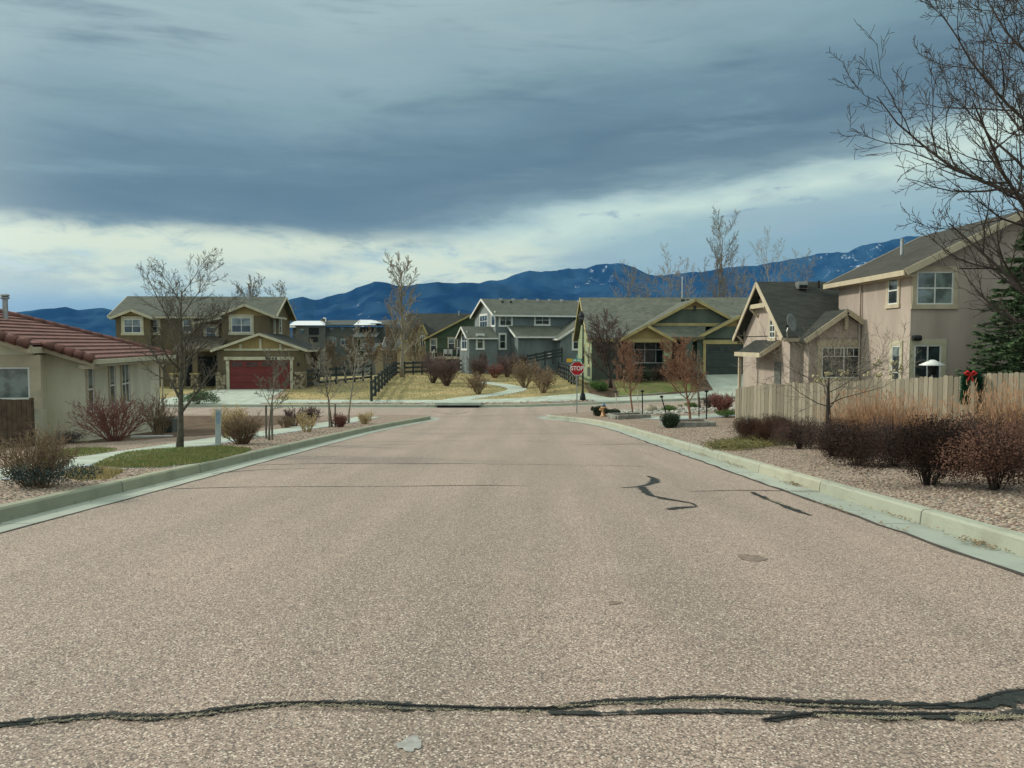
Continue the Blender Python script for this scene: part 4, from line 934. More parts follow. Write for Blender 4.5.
small_house('house with tan walls and brown roof behind the tall pale tree', 160, -2.5, 380, 425, 337, 328, TANW, RF_B, CREAM, 9, 'x', ((388, 346, 1.2, 1.4), (400, 346, 1.2, 1.4)), dormers=((383, 391, 336, 326),))

# ---- house D: dark green with deck
YD = 97; zb = -2.6; D_ = thing('green_house', 'dark green house with raised deck beside the slate-blue house', 'house', (0, YD, zb), 0)
a, b = U(426, YD), U(530, YD); ze_, zr_ = W(339, YD) - zb, W(312, YD) - zb
MB().box(a, b, 0, 11, -1, ze_ + .02).build('wall', DGRN, D_); gable(D_, a, b, 0, 11, ze_, zr_, 'y', .4, .4, RF_W, DGRN, OCHRE)
for px_, t0_, t1_, w_ in ((433.5, 339, 352, .75), (451.5, 338, 349, .8)): window(D_, (U(px_, YD), 0, W(t1_, YD) - zb), f_, w_, (t1_ - t0_) * YD / F, 1, 2, WHITE, TANW, .12, .5)
window(D_, (U(461, YD), 0, W(352, YD) - zb), f_, .9, 1.9, 1, 1, WHITE, TANW, .1, 0)
dz = W(357, 93) - zb
dk = MB().box(U(436, 93), U(473, 93), -4.5, -.02, dz - .25, dz); dkk = dk.build('deck', PALE, D_)
for px_ in (437, 448, 462, 472): MB().box(U(px_, 93) - .12, U(px_, 93) + .12, -4.4, -4.16, -1.2, dz - .26).build('deck_post', DARKW, dkk)
mb = MB(); mb.box(U(436, 93), U(473, 93), -4.48, -4.42, dz + .95, dz + 1.03); mb.box(U(436, 93), U(473, 93), -4.48, -4.42, dz + .1, dz + .15)
for i in range(46): xx = U(436, 93) + (U(473, 93) - U(436, 93)) * i / 45; mb.box(xx - .02, xx + .02, -4.46, -4.44, dz, dz + 1.0)
mb.build('railing', BLACK, dkk)
mb = MB(); p = Vector((U(436, 93) - .2, -4.2, dz - .1)); q = Vector((U(429, 93) - .4, -4.6, -.1)); mb.beam(p, q, .1, .3); mb.beam(p + Vector((0, 1.1, 0)), q + Vector((0, 1.1, 0)), .1, .3)
for i in range(9): c = p.lerp(q, i / 9); mb.box(c.x - .22, c.x + .05, c.y, c.y + 1.1, c.z - .05, c.z)
for i in range(0, 10, 2): c = p.lerp(q, i / 9); mb.box(c.x - .03, c.x + .03, c.y - .03, c.y + .03, c.z, c.z + 1)
mb.beam(p + Vector((0, 0, 1)), q + Vector((0, 0, 1)), .06, .08); mb.build('stair', WHITE, dkk)
MB().box(U(440, 97), U(472, 97), -.2, -.01, -.5, dz - .3).build('undercroft_shade', DARKH, D_)  # dark panel stands in for the shade beneath the deck
def seatbox(nm, label, cat, px_, col, w_, h_, bz=None):
    x = U(px_, 92); rt = thing(nm, label, cat, (x, YD - 3.2, dz + zb)); mb = MB(); mb.box(-w_ / 2, w_ / 2, 0, .5, .35, .45); mb.box(-w_ / 2, w_ / 2, .45, .52, .45, h_); mb.build('seat_and_back', col, rt)
    mb = MB(); [mb.box(sx - .03, sx + .03, sy, sy + .06, 0, .35) for sx in (-w_ / 2 + .05, w_ / 2 - .05) for sy in (.02, .42)]; mb.build('legs', col, rt)
seatbox('patio_chair', 'pale patio chair on the deck nearest its left corner', 'chair', 444.3, WHITE, .6, 1.0); seatbox('patio_chair', 'pale patio chair in the middle of the deck', 'chair', 448.5, WHITE, .6, .95)
seatbox('patio_chair', 'white patio chair near the glass door of the deck', 'chair', 457.5, WHITE, .6, 1.15)
rt = thing('barbecue_grill', 'dark covered grill on the deck beside the bay window', 'grill', (U(462, 92), YD - 3.4, dz + zb)); MB().box(-.6, .6, 0, .6, 0, .85).build('cabinet', BLACK, rt); MB().tube([(-.45, .3, .95), (.45, .3, .95)], .25, 10).build('lid', DARKW, rt)
YD2 = 104; D2 = thing('dark_roofed_house', 'house with broad charcoal roof and little tan gables, left of the dark green house', 'house', (0, YD2, -3)); a, b = U(403, YD2), U(470, YD2)
MB().box(a, b, 0, 13, -1, W(341, YD2) + 3).build('wall', TANW, D2); gable(D2, a, b, 0, 13, W(340, YD2) + 3, W(314.5, YD2 + 6.5) + 3, 'x', .3, .3, RF_D, DARKW, OCHRE)
for p0, p1, pe, pr in ((418, 427, 334, 324.5), (411, 417.5, 338, 329)):
    c, d = U(p0, YD2 - 2), U(p1, YD2 - 2); MB().box(c, d, -2.2, .1, -1, W(pe, YD2 - 2) + 3.02).build('bay_wall', TANW, D2); gable(D2, c, d, -2.2, 3, W(pe, YD2 - 2) + 3, W(pr, YD2 - 2) + 3, 'y', .1, .15, RF_D, TANW, OCHRE, ends=(1, 0), name='bay_roof', gutter=False, fw=.25)
    window(D2, ((c + d) / 2, -2.2, W(pe + 13, YD2 - 2) + 3), f_, (d - c) * .45, 1.5, 2, 1, WHITE, None, .1, .2)
MB().tube([(U(459, YD2 + 6), 6, W(317, YD2 + 6) + 3), (U(459, YD2 + 6), 6, W(311, YD2 + 6) + 3)], .12, 6).build('roof_vent', METAL, D2)

# ---- house E: slate-blue two-storey
aE = R(18); zE = -1.6; E = thing('slate_blue_house', 'slate-blue two-storey house with white window trim and two front wings', 'house', (-1.72, 82, zE), aE)
WE = lambda py, Y: W(py, Y) - zE
eE, rE = WE(314.5, 82.5), WE(300.5, 86.5); LE = 10.6; DE = 8.4
MB().box(0, LE, 0, DE, -1.5, eE + .02).build('wall', SLATE, E); MB().box(-.03, -.002, .02, DE - .02, 3.6, eE).build('pale_siding', SLATEL, E)  # upper part of the left end, paler than the front
gable(E, 0, LE, 0, DE, eE, rE, 'x', .45, .45, RF_G, SLATEL, WHITE, fw=.22)
window(E, (-.03, 4.6, WE(327, 86)), lft, 3.0, 1.3, 3, 2, WHITE, WHITE, .14, 0); window(E, (-.03, .8, WE(325.5, 82.5)), lft, 1.3, 1.35, 1, 1, WHITE, WHITE, .14, .3)
window(E, (1.1, 0, WE(325.5, 82)), f_, 1.3, 1.0, 2, 1, WHITE, WHITE, .14, .5); window(E, (5.25, 0, WE(324.5, 83.5)), f_, 1.6, .95, 2, 2, WHITE, WHITE, .14, 0)
window(E, (.75, 0, WE(348.5, 82)), f_, .65, 1.5, 1, 2, WHITE, WHITE, .14, 0)
w1 = (-3.1, .0); e1 = WE(337.5, 82)
MB().box(-3.1, 0, -.6, 3.4, -1.5, e1 + .02).build('bay_wing', SLATE, E); gable(E, -3.1, 0, -.6, 3.4, e1, WE(328, 83), 'x', .3, .35, RF_G, SLATEL, WHITE, ends=(1, 0), name='wing_roof', fw=.18)
window(E, (-3.1, 1.3, WE(349, 82)), lft, 2.1, 1.7, 2, 2, WHITE, WHITE, .16, .1); window(E, (-1.9, -.6, WE(348.5, 81)), f_, .65, 1.4, 1, 2, WHITE, WHITE, .14, .3)
e2 = WE(337, 80.5); MB().box(1.7, 6.6, -2.4, .02, -1.5, e2 + .02).build('middle_wing', SLATE, E)
mb = MB().prism([(1.3, -2.8, e2 - .1), (7.0, -2.8, e2 - .1), (7.0, .02, WE(327, 82)), (1.3, .02, WE(327, 82))], (0, 0, .17)); mb.build('middle_roof', RF_G, E)
mb = MB(); mb.beam((1.27, -2.8, e2 - .02), (1.27, .02, WE(327, 82) + .08), .05, .2); mb.beam((1.3, -2.84, e2 - .03), (7, -2.84, e2 - .03), .05, .16); mb.build('wing_fascia', WHITE, E)
c0, c1 = 5.9, 12.4; e3 = WE(337.5, 80.5); MB().box(c0, c1, -3.8, .02, -1.5, e3 + .02).build('right_wing', SLATE, E); gable(E, c0, c1, -3.8, .8, e3, WE(318.5, 81), 'y', .4, .35, RF_G, SLATE, WHITE, ends=(1, 0), name='right_wing_roof', fw=.22)
window(E, (8.35, -3.8, WE(349, 81)), f_, 2.1, 1.5, 2, 2, WHITE, WHITE, .16, 0); window(E, (9.1, -3.8, WE(329, 81)), f_, 2.0, .6, 3, 1, WHITE, WHITE, .14, 0)
MB().box(5.0, 5.35, -2.55, -2.401, 1.6, 2.1).build('meter_box', WHITE, E); MB().lathe((5.65, -2.5, 1.75), [(.02, 0), (.13, .03), (.13, .3), (.02, .34)], 10).build('meter', METAL, E)
for i in range(6): xx = 1.6 + i * 1.45; MB().box(xx, xx + .3, DE / 2 - .55, DE / 2 - .25, rE - .1, rE + .24).build('ridge_vent', METAL, E)
for xx, dy in ((1.6, -1.2), (2.6, -1.2)): MB().box(xx, xx + .2, DE / 2 + dy, DE / 2 + dy + .2, rE - .4, rE - .1).build('roof_vent', BLACK, E)

# ---- house F: sage ranch
YF = 58; zF = -1.0; Fh = thing('sage_ranch_house', 'sage-green ranch house with ochre gable trim and dark garage door', 'house', (0, YF, zF), 0)
WF = lambda py, Y=YF: W(py, Y) - zF
fx0, fx1 = U(592, YF), 23.5; eF = WF(338); rF = WF(299.5, 64); 
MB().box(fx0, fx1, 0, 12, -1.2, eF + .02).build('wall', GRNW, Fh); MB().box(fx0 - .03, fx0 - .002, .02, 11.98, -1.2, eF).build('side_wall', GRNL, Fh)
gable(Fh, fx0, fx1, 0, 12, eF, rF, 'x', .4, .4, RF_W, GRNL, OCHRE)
# big front gable
g0, g1 = U(624, YF - .6), U(764, YF - .6); yA = -.6; zA = WF(301, YF - .6); eA2 = WF(338.5, YF - .6)
MB().box(U(690, YF), U(760, YF), -.9, .02, -.6, eF).build('front_wall', GRNW, Fh)
gable(Fh, g0, g1, yA, 6, eA2, zA, 'y', .45, .4, RF_W, GRNW, OCHRE, ends=(1, 0), name='front_gable_roof', tri=False)
kk = (zA - eA2) / ((g1 - g0) / 2); gm = (g0 + g1) / 2
mb = MB(); zlo = WF(327, YF); mb.prism([(gm - (zA - zlo) / kk, yA, zlo), (gm + (zA - zlo) / kk, yA, zlo), (gm, yA, zA - .02)], (0, .12, 0)); mb.build('gable_wall', GRNW, Fh)
mb = MB(); zt = WF(309.5, YF); hw = (zA - zt) / kk; mb.prism([(gm - hw, yA - .05, zt), (gm + hw, yA - .05, zt), (gm, yA - .05, zA - .03)], (0, .045, 0)); mb.build('gable_peak', BRNW2, Fh)
mb = MB(); mb.box(gm - hw + .05, gm + hw - .05, yA - .10, yA - .052, zt, zt + .1); zb_ = WF(325.5, YF); mb.box(gm - (zA - zb_) / kk + .1, gm + (zA - zb_) / kk - 1.2, yA - .10, yA - .002, zb_ - .08, zb_ + .16); mb.build('trim_band', OCHRE, Fh); MB().box(gm - .1, gm + .1, yA - .14, yA - .055, zA - .75, zA - .35).build('gable_bracket', DWOOD, Fh)
# shed roof between the gables, over the entry
shed(Fh, [(U(650, YF - 1.8), -1.9, WF(339, YF - 1.9)), (U(704, YF - 1.8), -1.9, WF(339, YF - 1.9)), (U(704, YF), -.55, WF(326.5, YF)), (U(650, YF), -.55, WF(326.5, YF))], .15, RF_W, 'entry_roof', BRNW)
# porch gable
p0, p1 = U(624, YF - 2), U(668, YF - 2); yP = -2.0; eP = WF(338.5, YF - 2); zP = WF(326.5, YF - 2)
gable(Fh, p0, p1, yP, 0, eP, zP, 'y', .5, .35, RF_W, BRNW2, OCHRE, ends=(1, 0), name='porch_roof')
MB().box(p0, p1, yP - .03, yP + .25, eP - .28, eP - .02).build('porch_beam', OCHRE, Fh)
mb = MB(); mb.box(p0 + .1, U(691, YF), -.12, -.002, -.4, eF - .05); mb.build('porch_shadow_wall', mat('wall_porch_shade', (.05, .06, .05), .9, .2, 2), Fh)  # dark sheet over the wall: porch shade put in as colour
window(Fh, (U(650, YF), -.12, WF(363)), f_, 2.5, 2.0, 3, 2, WHITE, DARKW, .1, 0); window(Fh, (U(630, YF), -.12, WF(361)), f_, .9, 1.7, 1, 2, DARKW, None, .1, 0)
MB().box(U(676, YF), U(687, YF), -.2, -.125, -.2, 2.2).build('front_door', DARKD, Fh)
for px_, r_ in ((668, .28), (689, .25)):
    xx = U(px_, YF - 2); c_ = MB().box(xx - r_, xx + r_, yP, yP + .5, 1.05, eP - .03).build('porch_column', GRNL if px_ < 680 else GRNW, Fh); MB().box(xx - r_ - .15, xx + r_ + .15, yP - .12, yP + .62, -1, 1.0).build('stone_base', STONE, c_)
mb = MB(); mb.box(p0, U(664, YF - 2), yP + .02, yP + .3, -1, .55); mb.build('porch_knee_wall', STONE, Fh)
# garage gable
YG = 56.6; q0, q1 = U(697, YG), U(780, YG); yG = YG - YF; eG = WF(338.5, YG); zG = WF(317, YG)
MB().box(q0, q1, yG, .02, -.8, eG + .02).build('garage_wall', GRNW, Fh); gable(Fh, q0, q1, yG, 4, eG, zG, 'y', .4, .4, RF_W, GRNW, OCHRE, ends=(1, 0), name='garage_roof')
kg = (zG - eG) / ((q1 - q0) / 2); qm = (q0 + q1) / 2; zt = WF(326.5, YG); hw = (zG - zt) / kg
mb = MB(); mb.prism([(qm - hw, yG - .05, zt), (qm + hw, yG - .05, zt), (qm, yG - .05, zG - .03)], (0, .045, 0)); mb.build('gable_peak', BRNW2, Fh); MB().box(qm - .1, qm + .1, yG - .14, yG - .055, zG - .75, zG - .35).build('gable_bracket', DWOOD, Fh)
d0, d1 = U(706, YG), U(772, YG); dt = WF(344.5, YG); db = WF(375, YG)
garage_door(Fh, d0, d1, yG - .01, db, dt, DARKD, 4); mb = MB(); mb.box(d0 - .25, d1 + .25, yG - .1, yG, dt + .03, dt + .32); mb.box(d0 - .22, d0 - .02, yG - .1, yG, db, dt + .03); mb.build('door_surround', OCHRE, Fh)
mb = MB(); mb.box(q0 - .05, d0 - .24, yG - .15, yG, -.8, 1.0); mb.box(q0 - .1, d0 - .2, yG - .2, yG, 1.0, 1.1); mb.build('stone_wainscot', STONE, Fh)
for k in range(4): MB().box(qm - .1 + k * .22, qm + .05 + k * .22, yG - .13, yG - .101, dt + .08, dt + .25).build('house_number', BLACK, Fh)
window(Fh, (fx0 - .03, 2.0, .8), lft, 1.0, 1.5, 1, 2, WHITE, OCHRE, .14, .4); window(Fh, (fx0 - .03, 6, .8), lft, 1.2, 1.5, 1, 2, WHITE, OCHRE, .14, .4)
MB().box(fx0 - .25, fx0 - .031, .8, 1.1, 0, .7).build('utility_box', METAL, Fh)
window(Fh, (U(603, YF), 0, WF(352)), f_, 1.1, .7, 2, 1, DARKW, None, .1, 0)
mx = U(682, 64); MB().tube([(mx, 6.2, rF - .1), (mx, 6.2, rF + 1.9)], .035, 6).build('antenna_mast', WHITE, Fh)
for k in range(2): MB().box(U(681 + 5 * k, 63), U(681 + 5 * k, 63) + .25, 4.9, 5.15, rF - .5, rF - .05).build('roof_vent', BLACK, Fh)

# ---- house G: pinkish stucco, right
zG0 = -1.4; Gh = thing('pink_stucco_house', 'pinkish-beige stucco house with steep charcoal roof wing behind the wooden fence', 'house', (0, 0, zG0), 0)
def WG(py, Y): return W(py, Y) - zG0
x0 = U(791, 32.6); eg = WG(341.5, 32.4) + .25; rg_ = WG(282.5, 36.2); y0, y1 = 32.7, 39.3
tx0, tx1 = 14.45, 22.2; ty0, ty1 = 28, 34.2
MB().box(x0, tx0 + 3, y0, y1, -1, eg + .02).build('wing_wall', STUP, Gh)
gable(Gh, x0, tx0 + 1.2, y0, y1, eg, rg_ - .14, 'x', .30, .42, RF_D, STUP, STUT, ends=(1, 0), name='wing_roof')
br_ = MB()
for yy, zz in ((y0 + .05, eg + .1), (y1 - .05, eg + .1), ((y0 + y1) / 2 - 1.0, rg_ - 1.2), ((y0 + y1) / 2 + 1.0, rg_ - 1.2)): br_.beam((x0, yy, zz - .40), (x0 - .38, yy, zz), .09, .09); br_.beam((x0, yy, zz), (x0 - .40, yy, zz), .09, .09)
br_.beam((x0 - .3, (y0 + y1) / 2 - 1.15, rg_ - 1.1), (x0 - .3, (y0 + y1) / 2 + 1.15, rg_ - 1.1), .14, .2); br_.build('gable_bracket', STUT, Gh)
window(Gh, (x0, 34.9, WG(338, 35)), lft, .7, .85, 2, 3, WHITE, STUT, .14, 0)
c0, c1 = U(809, 32), U(879, 32); yc = 32.0
MB().box(c0, c1, yc, y0 + .02, -1, eg - .1).build('bay_wall', STUP, Gh); gable(Gh, c0, c1, yc, 35, eg - .1, eg + .92, 'y', .28, .3, RF_D, STUP, STUT, ends=(1, 0), name='bay_roof', gutter=False)
cm = (c0 + c1) / 2; mb = MB(); mb.box(c0 + .3, c1 - .3, yc - .06, yc - .002, eg - .42, eg - .2); mb.box(cm - .07, cm + .07, yc - .22, yc - .002, eg + .25, eg + .78); mb.build('bay_trim', STUT, Gh)
window(Gh, (cm, yc, WG(378, 32)), f_, 1.85, 1.28, 2, 1, WHITE, STUT, .16, 0)
mb = MB()
for i in range(1, 7): xx = cm - .925 + 1.85 * i / 7; mb.box(xx - .012, xx + .012, yc - .034, yc - .012, WG(378, 32) + .9, WG(378, 32) + 1.23)
mb.box(cm - .87, cm + .87, yc - .036, yc - .014, WG(378, 32) + .88, WG(378, 32) + .91); mb.build('window_grille', WHITE, Gh)
# little porch on the gable end
shed(Gh, [(x0 - .9, 33.8, 2.35), (x0 - .9, 37.4, 2.35), (x0 + .0, 37.4, 2.95), (x0 + .0, 33.8, 2.95)], .14, RF_D, 'porch_roof')
mb = MB(); mb.box(x0 - .98, x0 - .89, 33.7, 37.5, 2.32, 2.52); mb.beam((x0 - .9, 33.76, 2.43), (x0, 33.76, 3.02), .05, .2); mb.build('porch_fascia', STUT, Gh)
MB().box(x0 - .04, x0 - .002, 33.7, 34.5, 0, 2.1).build('side_door', DARKW, Gh); mb = MB(); mb.box(x0 - .86, x0 - .73, 37.1, 37.25, -1, 2.35); mb.build('porch_post', STUT, Gh)
# two-storey block
et = WG(268.5, 28); rt_ = WG(212, 28)
MB().box(tx0, tx1, ty0, ty1, -1, et + .02).build('tower_wall', STUP, Gh)
gable(Gh, tx0, tx1, ty0, ty1, et, rt_ - .1, 'y', .45, .45, RF_M, STUP, STUT, name='main_roof', fw=.24)
MB().box(tx0 - .35, tx0, ty0 - .3, ty1 + .3, et - .3, et - .22).build('soffit', STUT, Gh)
u = lambda p: U(p, 28)
window(Gh, (u(933), ty0, WG(304.5, 28)), f_, 1.32, 1.18, 2, 2, WHITE, STUT, .16, .0, sill=True, pane=GLASSB)
window(Gh, (u(927.5), ty0, .78), f_, .98, 2.1, 2, 1, WHITE, CREAM, .18, 0); 
window(Gh, (tx0, 29.3, WG(304, 29)), lft, .75, 1.05, 1, 2, WHITE, STUT, .14, .3); window(Gh, (tx0, 28.95, .85), lft, .62, 2.0, 1, 2, WHITE, CREAM, .16, .2)
MB().tube([(u(911) , ty0 - .12, WG(338, 28)), (u(919), ty0 - .12, WG(338, 28))], .10, 8).build('wall_lamp', BLACK, Gh)
MB().tube([(tx0 - .08, 31.9, et - .2), (tx0 - .08, 31.9, -.5)], .04, 6).build('downspout', STUP, Gh)
MB().tube([(u(941), 31, rt_ - 1.2), (u(941), 31, rt_ - .55)], .07, 8).build('roof_flue', METAL, Gh)
for px_ in (792, 835.5): o = MB().box(U(px_, 36), U(px_, 36) + .42, 35.3, 35.75, rg_ - .35, rg_ - .02).build('ridge_vent', METAL, Gh); MB().box(U(px_, 36) + .03, U(px_, 36) + .39, 35.24, 35.299, rg_ - .33, rg_ - .18).build('vent_shadow_slot', BLACK, o)
MB().tube([(U(814, 36), 35.6, rg_ - .3), (U(814, 36), 35.6, rg_ + .03)], .05, 6).build('roof_vent', BLACK, Gh)

# ================================================================== SMALL THINGS
# satellite dish, fixed to the eave of the right house
x, z_ = fx(788, 324, 32.3); ds = thing('satellite_dish', 'dark grey satellite dish on the eave corner of the pinkish house', 'satellite dish', (x, 32.25, z_ - .5))
mb = MB(); mb.lathe((0, 0, 0), [(.001, 0), (.12, .012), (.22, .04), (.31, .085), (.31, .10), (.20, .06), (.001, .02)], 22); d = mb.build('dish', mat('dish_grey', (.13, .15, .15), .5, .15, 4), ds, True)
d.location = (.05, -.1, .5); d.rotation_euler = (R(70), R(8), R(28)); d.scale = (1.0, 1.35, 1.1)
MB().tube([(.05, 0, .5), (-.05, 0, .2), (0, .05, -.15)], .03, 8).build('mast', METAL, ds); MB().tube([(.05, -.08, .28), (-.22, -.5, .38)], .014, 5).build('feed_arm', BLACK, ds); MB().box(-.29, -.19, -.56, -.46, .34, .44).build('receiver', BLACK, ds)

# patio heater behind the fence
x, z_ = fx(937, 372, 26.3); ph = thing('patio_heater', 'patio heater with flat white conical hood in front of the sliding door', 'patio heater', (x, 26.6, -1.2))
zt = W(357, 26.4) + 1.2
MB().lathe((0, 0, zt - .30), [(.42, 0), (.43, .02), (.12, .17), (.06, .20), (.02, .2)], 20).build('hood', mat('heater_hood', (.6, .62, .6), .4, .1, 5), ph, True); MB().lathe((0, 0, zt - .62), [(.10, 0), (.13, .05), (.15, .28), (.12, .33)], 14).build('burner', BLACK, ph, True)
MB().tube([(0, 0, .3), (0, 0, zt - .6)], .035, 8).build('pole', METAL, ph); MB().lathe((0, 0, 0), [(.24, 0), (.24, .4), (.14, .5)], 14).build('base', METAL, ph)

# wooden fence, right
FP = [(16.4, 21.07), (15.2, 22.8), (13.69, 24.98), (12.18, 27.15), (10.68, 29.33), (9.17, 31.5)]
FENM = bpy.data.materials.new('weathered_picket'); FENM.use_nodes = True; t = FENM.node_tree; G = NG(t); b = t.nodes['Principled BSDF']; v = G.n('ShaderNodeTexCoord').outputs['Object']
wn = G.n('ShaderNodeAttribute'); wn.attribute_name = 'tone'
c = G.mix(wn.outputs['Fac'], (.20, .18, .13), (.36, .32, .24)); c = G.mix(G.m('MULTIPLY', G.ss(G.noise(G.mapping(v, (9, 9, .7)), 5, 5, .6), .4, .7), .5), c, (.16, .14, .105)); t.links.new(c, b.inputs['Base Color']); b.inputs['Roughness'].default_value = .9
FENM2 = FENM
def tone(o, per, seed):
    rg = random.Random(seed); n = len(o.data.vertices); vals = []
    for i in range(n // per): t_ = rg.random(); vals += [t_] * per
    a = o.data.attributes.new('tone', 'FLOAT', 'POINT'); a.data.foreach_set('value', vals + [0] * (n - len(vals)))
fc = thing('picket_fence', 'weathered wooden board fence running along the right gravel verge', 'fence', (0, 0, 0)); fl = smooth(FP, .152); mb = MB(); rl = MB(); rg = random.Random(3)
for i in range(len(fl) - 1):
    p, q = Vector(fl[i]), Vector(fl[i + 1]); d = (q - p).normalized(); n_ = Vector((-d.y, d.x)); g0 = Lz(*p); Y = p.y
    # height of the fence follows the photograph's sweep: level top that dips near its far end
    top = float(np.interp(Y, [20.9, 22.8, 24.4, 27.2, 30.2, 31.1, 31.6], [W(370, 20.9), W(372, 22.8), W(376, 24.4), W(380.5, 27.2), W(384, 30.2), W(386.5, 31.1), W(389.5, 31.6)])) + rg.uniform(-.035, .03)
    a = p + d * .006; e = p + d * ((q - p).length - .006 - rg.random() * .006); o_ = n_ * rg.uniform(.0, .012); th = n_ * .02
    h0, h1 = g0 + .03, top; ch = .03
    P3 = lambda v2, z: (v2.x, v2.y, z)
    vs = [P3(a + o_, h0), P3(e + o_, h0), P3(e + o_, h1 - ch), P3(e - d * ch + o_, h1), P3(a + d * ch + o_, h1), P3(a + o_, h1 - ch)]
    mb.prism(vs, (th.x, th.y, 0))
o = mb.build('boards', FENM, fc); tone(o, 12, 5)
for k in (.35, 1.35):
    rl = MB()
    for i in range(0, len(fl) - 8, 8): p, q = Vector(fl[i]), Vector(fl[i + 8]); rl.beam((p.x - .06, p.y - .02, Lz(*p) + k), (q.x - .06, q.y - .02, Lz(*q) + k), .04, .09)
    # rails stand on the yard side
    rr = rl.build('rail', FENM, fc); rr.location = (.14, .06, 0)
for i in range(0, len(fl), 16): p = fl[i]; MB().box(p[0] + .06, p[0] + .15, p[1] + .02, p[1] + .11, Lz(*p) - .3, Lz(*p) + 1.6).build('post', FENM, fc)
x, y = FP[-1]; mb = MB().box(-.05, .05, -.12, -.04, 0, .42); o = tag(mb.build('utility_pedestal', WHITE), 'small white utility pedestal at the far end of the board fence', 'utility box'); o.location = (x + .25, y - .6, Lz(x, y))

# brown fence piece, left
lf_ = thing('board_fence', 'dark brown board fence in front of the red-roofed house', 'fence', (0, 0, 0)); mb = MB(); gx = U(-30, 23); i = 0
DB = mat('fence_brown', (.085, .06, .04), .9, .35, 6); y = 22.6; xx = U(-40, y)
while xx < U(29, y): mb.box(xx, xx + .136, y, y + .02, -2.0, W(399.5, y) + rnd.uniform(-.02, .02)); xx += .145
mb.build('boards', DB, lf_); MB().box(U(26.5, y), U(29.5, y), y + .022, y + .12, -2, W(398, y)).build('post', DB, lf_); MB().box(U(-40, y), U(29, y), y + .022, y + .06, -1.2, -1.1).build('rail', DB, lf_)

# garland hung on the fence
p = Vector((U(972.5, 23.9), 23.9))
gl = thing('garland', 'green Christmas garland arch with red bow hung over the board fence', 'garland', (p.x, p.y, 0)); zt = W(374, 23.8); zb2 = W(411, 23.8); zm = W(396, 23.8)
def tinsel(mb, pts, r, n, rg):
    for _ in range(n):
        t_ = rg.random() * (len(pts) - 1); i = min(int(t_), len(pts) - 2); q = Vector(pts[i]).lerp(Vector(pts[i + 1]), t_ - i); d = Vector((rg.gauss(0, 1), rg.gauss(0, 1), rg.gauss(0, 1))).normalized(); e = q + d * r * rg.uniform(.6, 1.15); s = d.orthogonal().normalized() * .015
        mb.add([q + s, q - s, e], [(0, 1, 2)])
mb = MB(); arch = [(-.24, -.1, zb2 + .28), (-.25, -.1, zm), (-.24, -.1, zt - .16), (-.12, -.08, zt), (.05, -.06, zt), (.20, -.08, zt - .12), (.27, -.1, zm + .2), (.28, -.1, zb2 + .2), (.24, -.1, zb2)]
tinsel(mb, arch, .19, 12000, random.Random(2)); mb.build('greenery', mat('garland_green', (.012, .07, .03), .7, .4, 8), gl); MB().tube(arch, .035, 6).build('wire', DWOOD, gl)
RED = mat('ribbon_red', (.50, .02, .02), .5, .15, 6); mb = MB(); c = Vector((-.16, -.2, zt + .0))
for s in (-1, 1): mb.tube([c, c + Vector((s * .10, -.03, .09)), c + Vector((s * .17, -.02, .03)), c + Vector((s * .10, .0, -.03)), c], [.02, .035, .045, .035, .02], 6); mb.tube([c, c + Vector((s * .05, -.02, -.12)), c + Vector((s * .09, -.02, -.22))], [.02, .03, .035], 5)
mb.rock(tuple(c), .04, .04, .04, rnd); mb.build('bow', RED, gl, True)

# three-rail dark fences of the park
def rail_fence(label, pts, h=1.25):
    root = thing('rail_fence', label, 'fence', (0, 0, 0), 0, 'three-rail fences round the park'); hs = [Lz(*p) for p in pts] if len(pts[0]) == 2 else [p[2] for p in pts]; P = [(p[0], p[1]) for p in pts]
    for (x, y), z in zip(P, hs): MB().box(x - .08, x + .08, y - .08, y + .08, z - .4, z + h + .12).build('post', DWOOD, root)
    for k in range(3):
        mb = MB(); zk = .30 + k * (h - .38) / 2
        for i in range(len(P) - 1): mb.beam((*P[i], hs[i] + zk), (*P[i + 1], hs[i + 1] + zk), .045, .20)
        mb.build('rail', DWOOD, root)
def seg(a, b, n): return [(a[0] + (b[0] - a[0]) * i / n, a[1] + (b[1] - a[1]) * i / n) for i in range(n + 1)]
def at(px, Y): return (U(px, Y), Y)
rail_fence('dark three-rail fence climbing away behind the stop sign', seg(at(577.5, 56.5), at(557.5, 82), 9))
rail_fence('dark three-rail fence climbing away left of the park path', seg(at(371, 53.5), at(395.5, 80), 9), 1.35)
rail_fence('dark three-rail fence crossing behind the mauve shrubs', seg(at(395.5, 80.5), at(472, 84), 9), 1.3)
rail_fence('short dark fence on the slope in front of the slate-blue house', [(*at(px_, 78), W(y_, 78)) for px_, y_ in ((527, 365.5), (536, 363.8), (545, 361.8), (553, 360.2), (562, 358.5))], 1.0)
rail_fence('dark fence low behind the young trees, right of the red garage', seg(at(306, 63.5), at(371, 72), 7), 1.4)

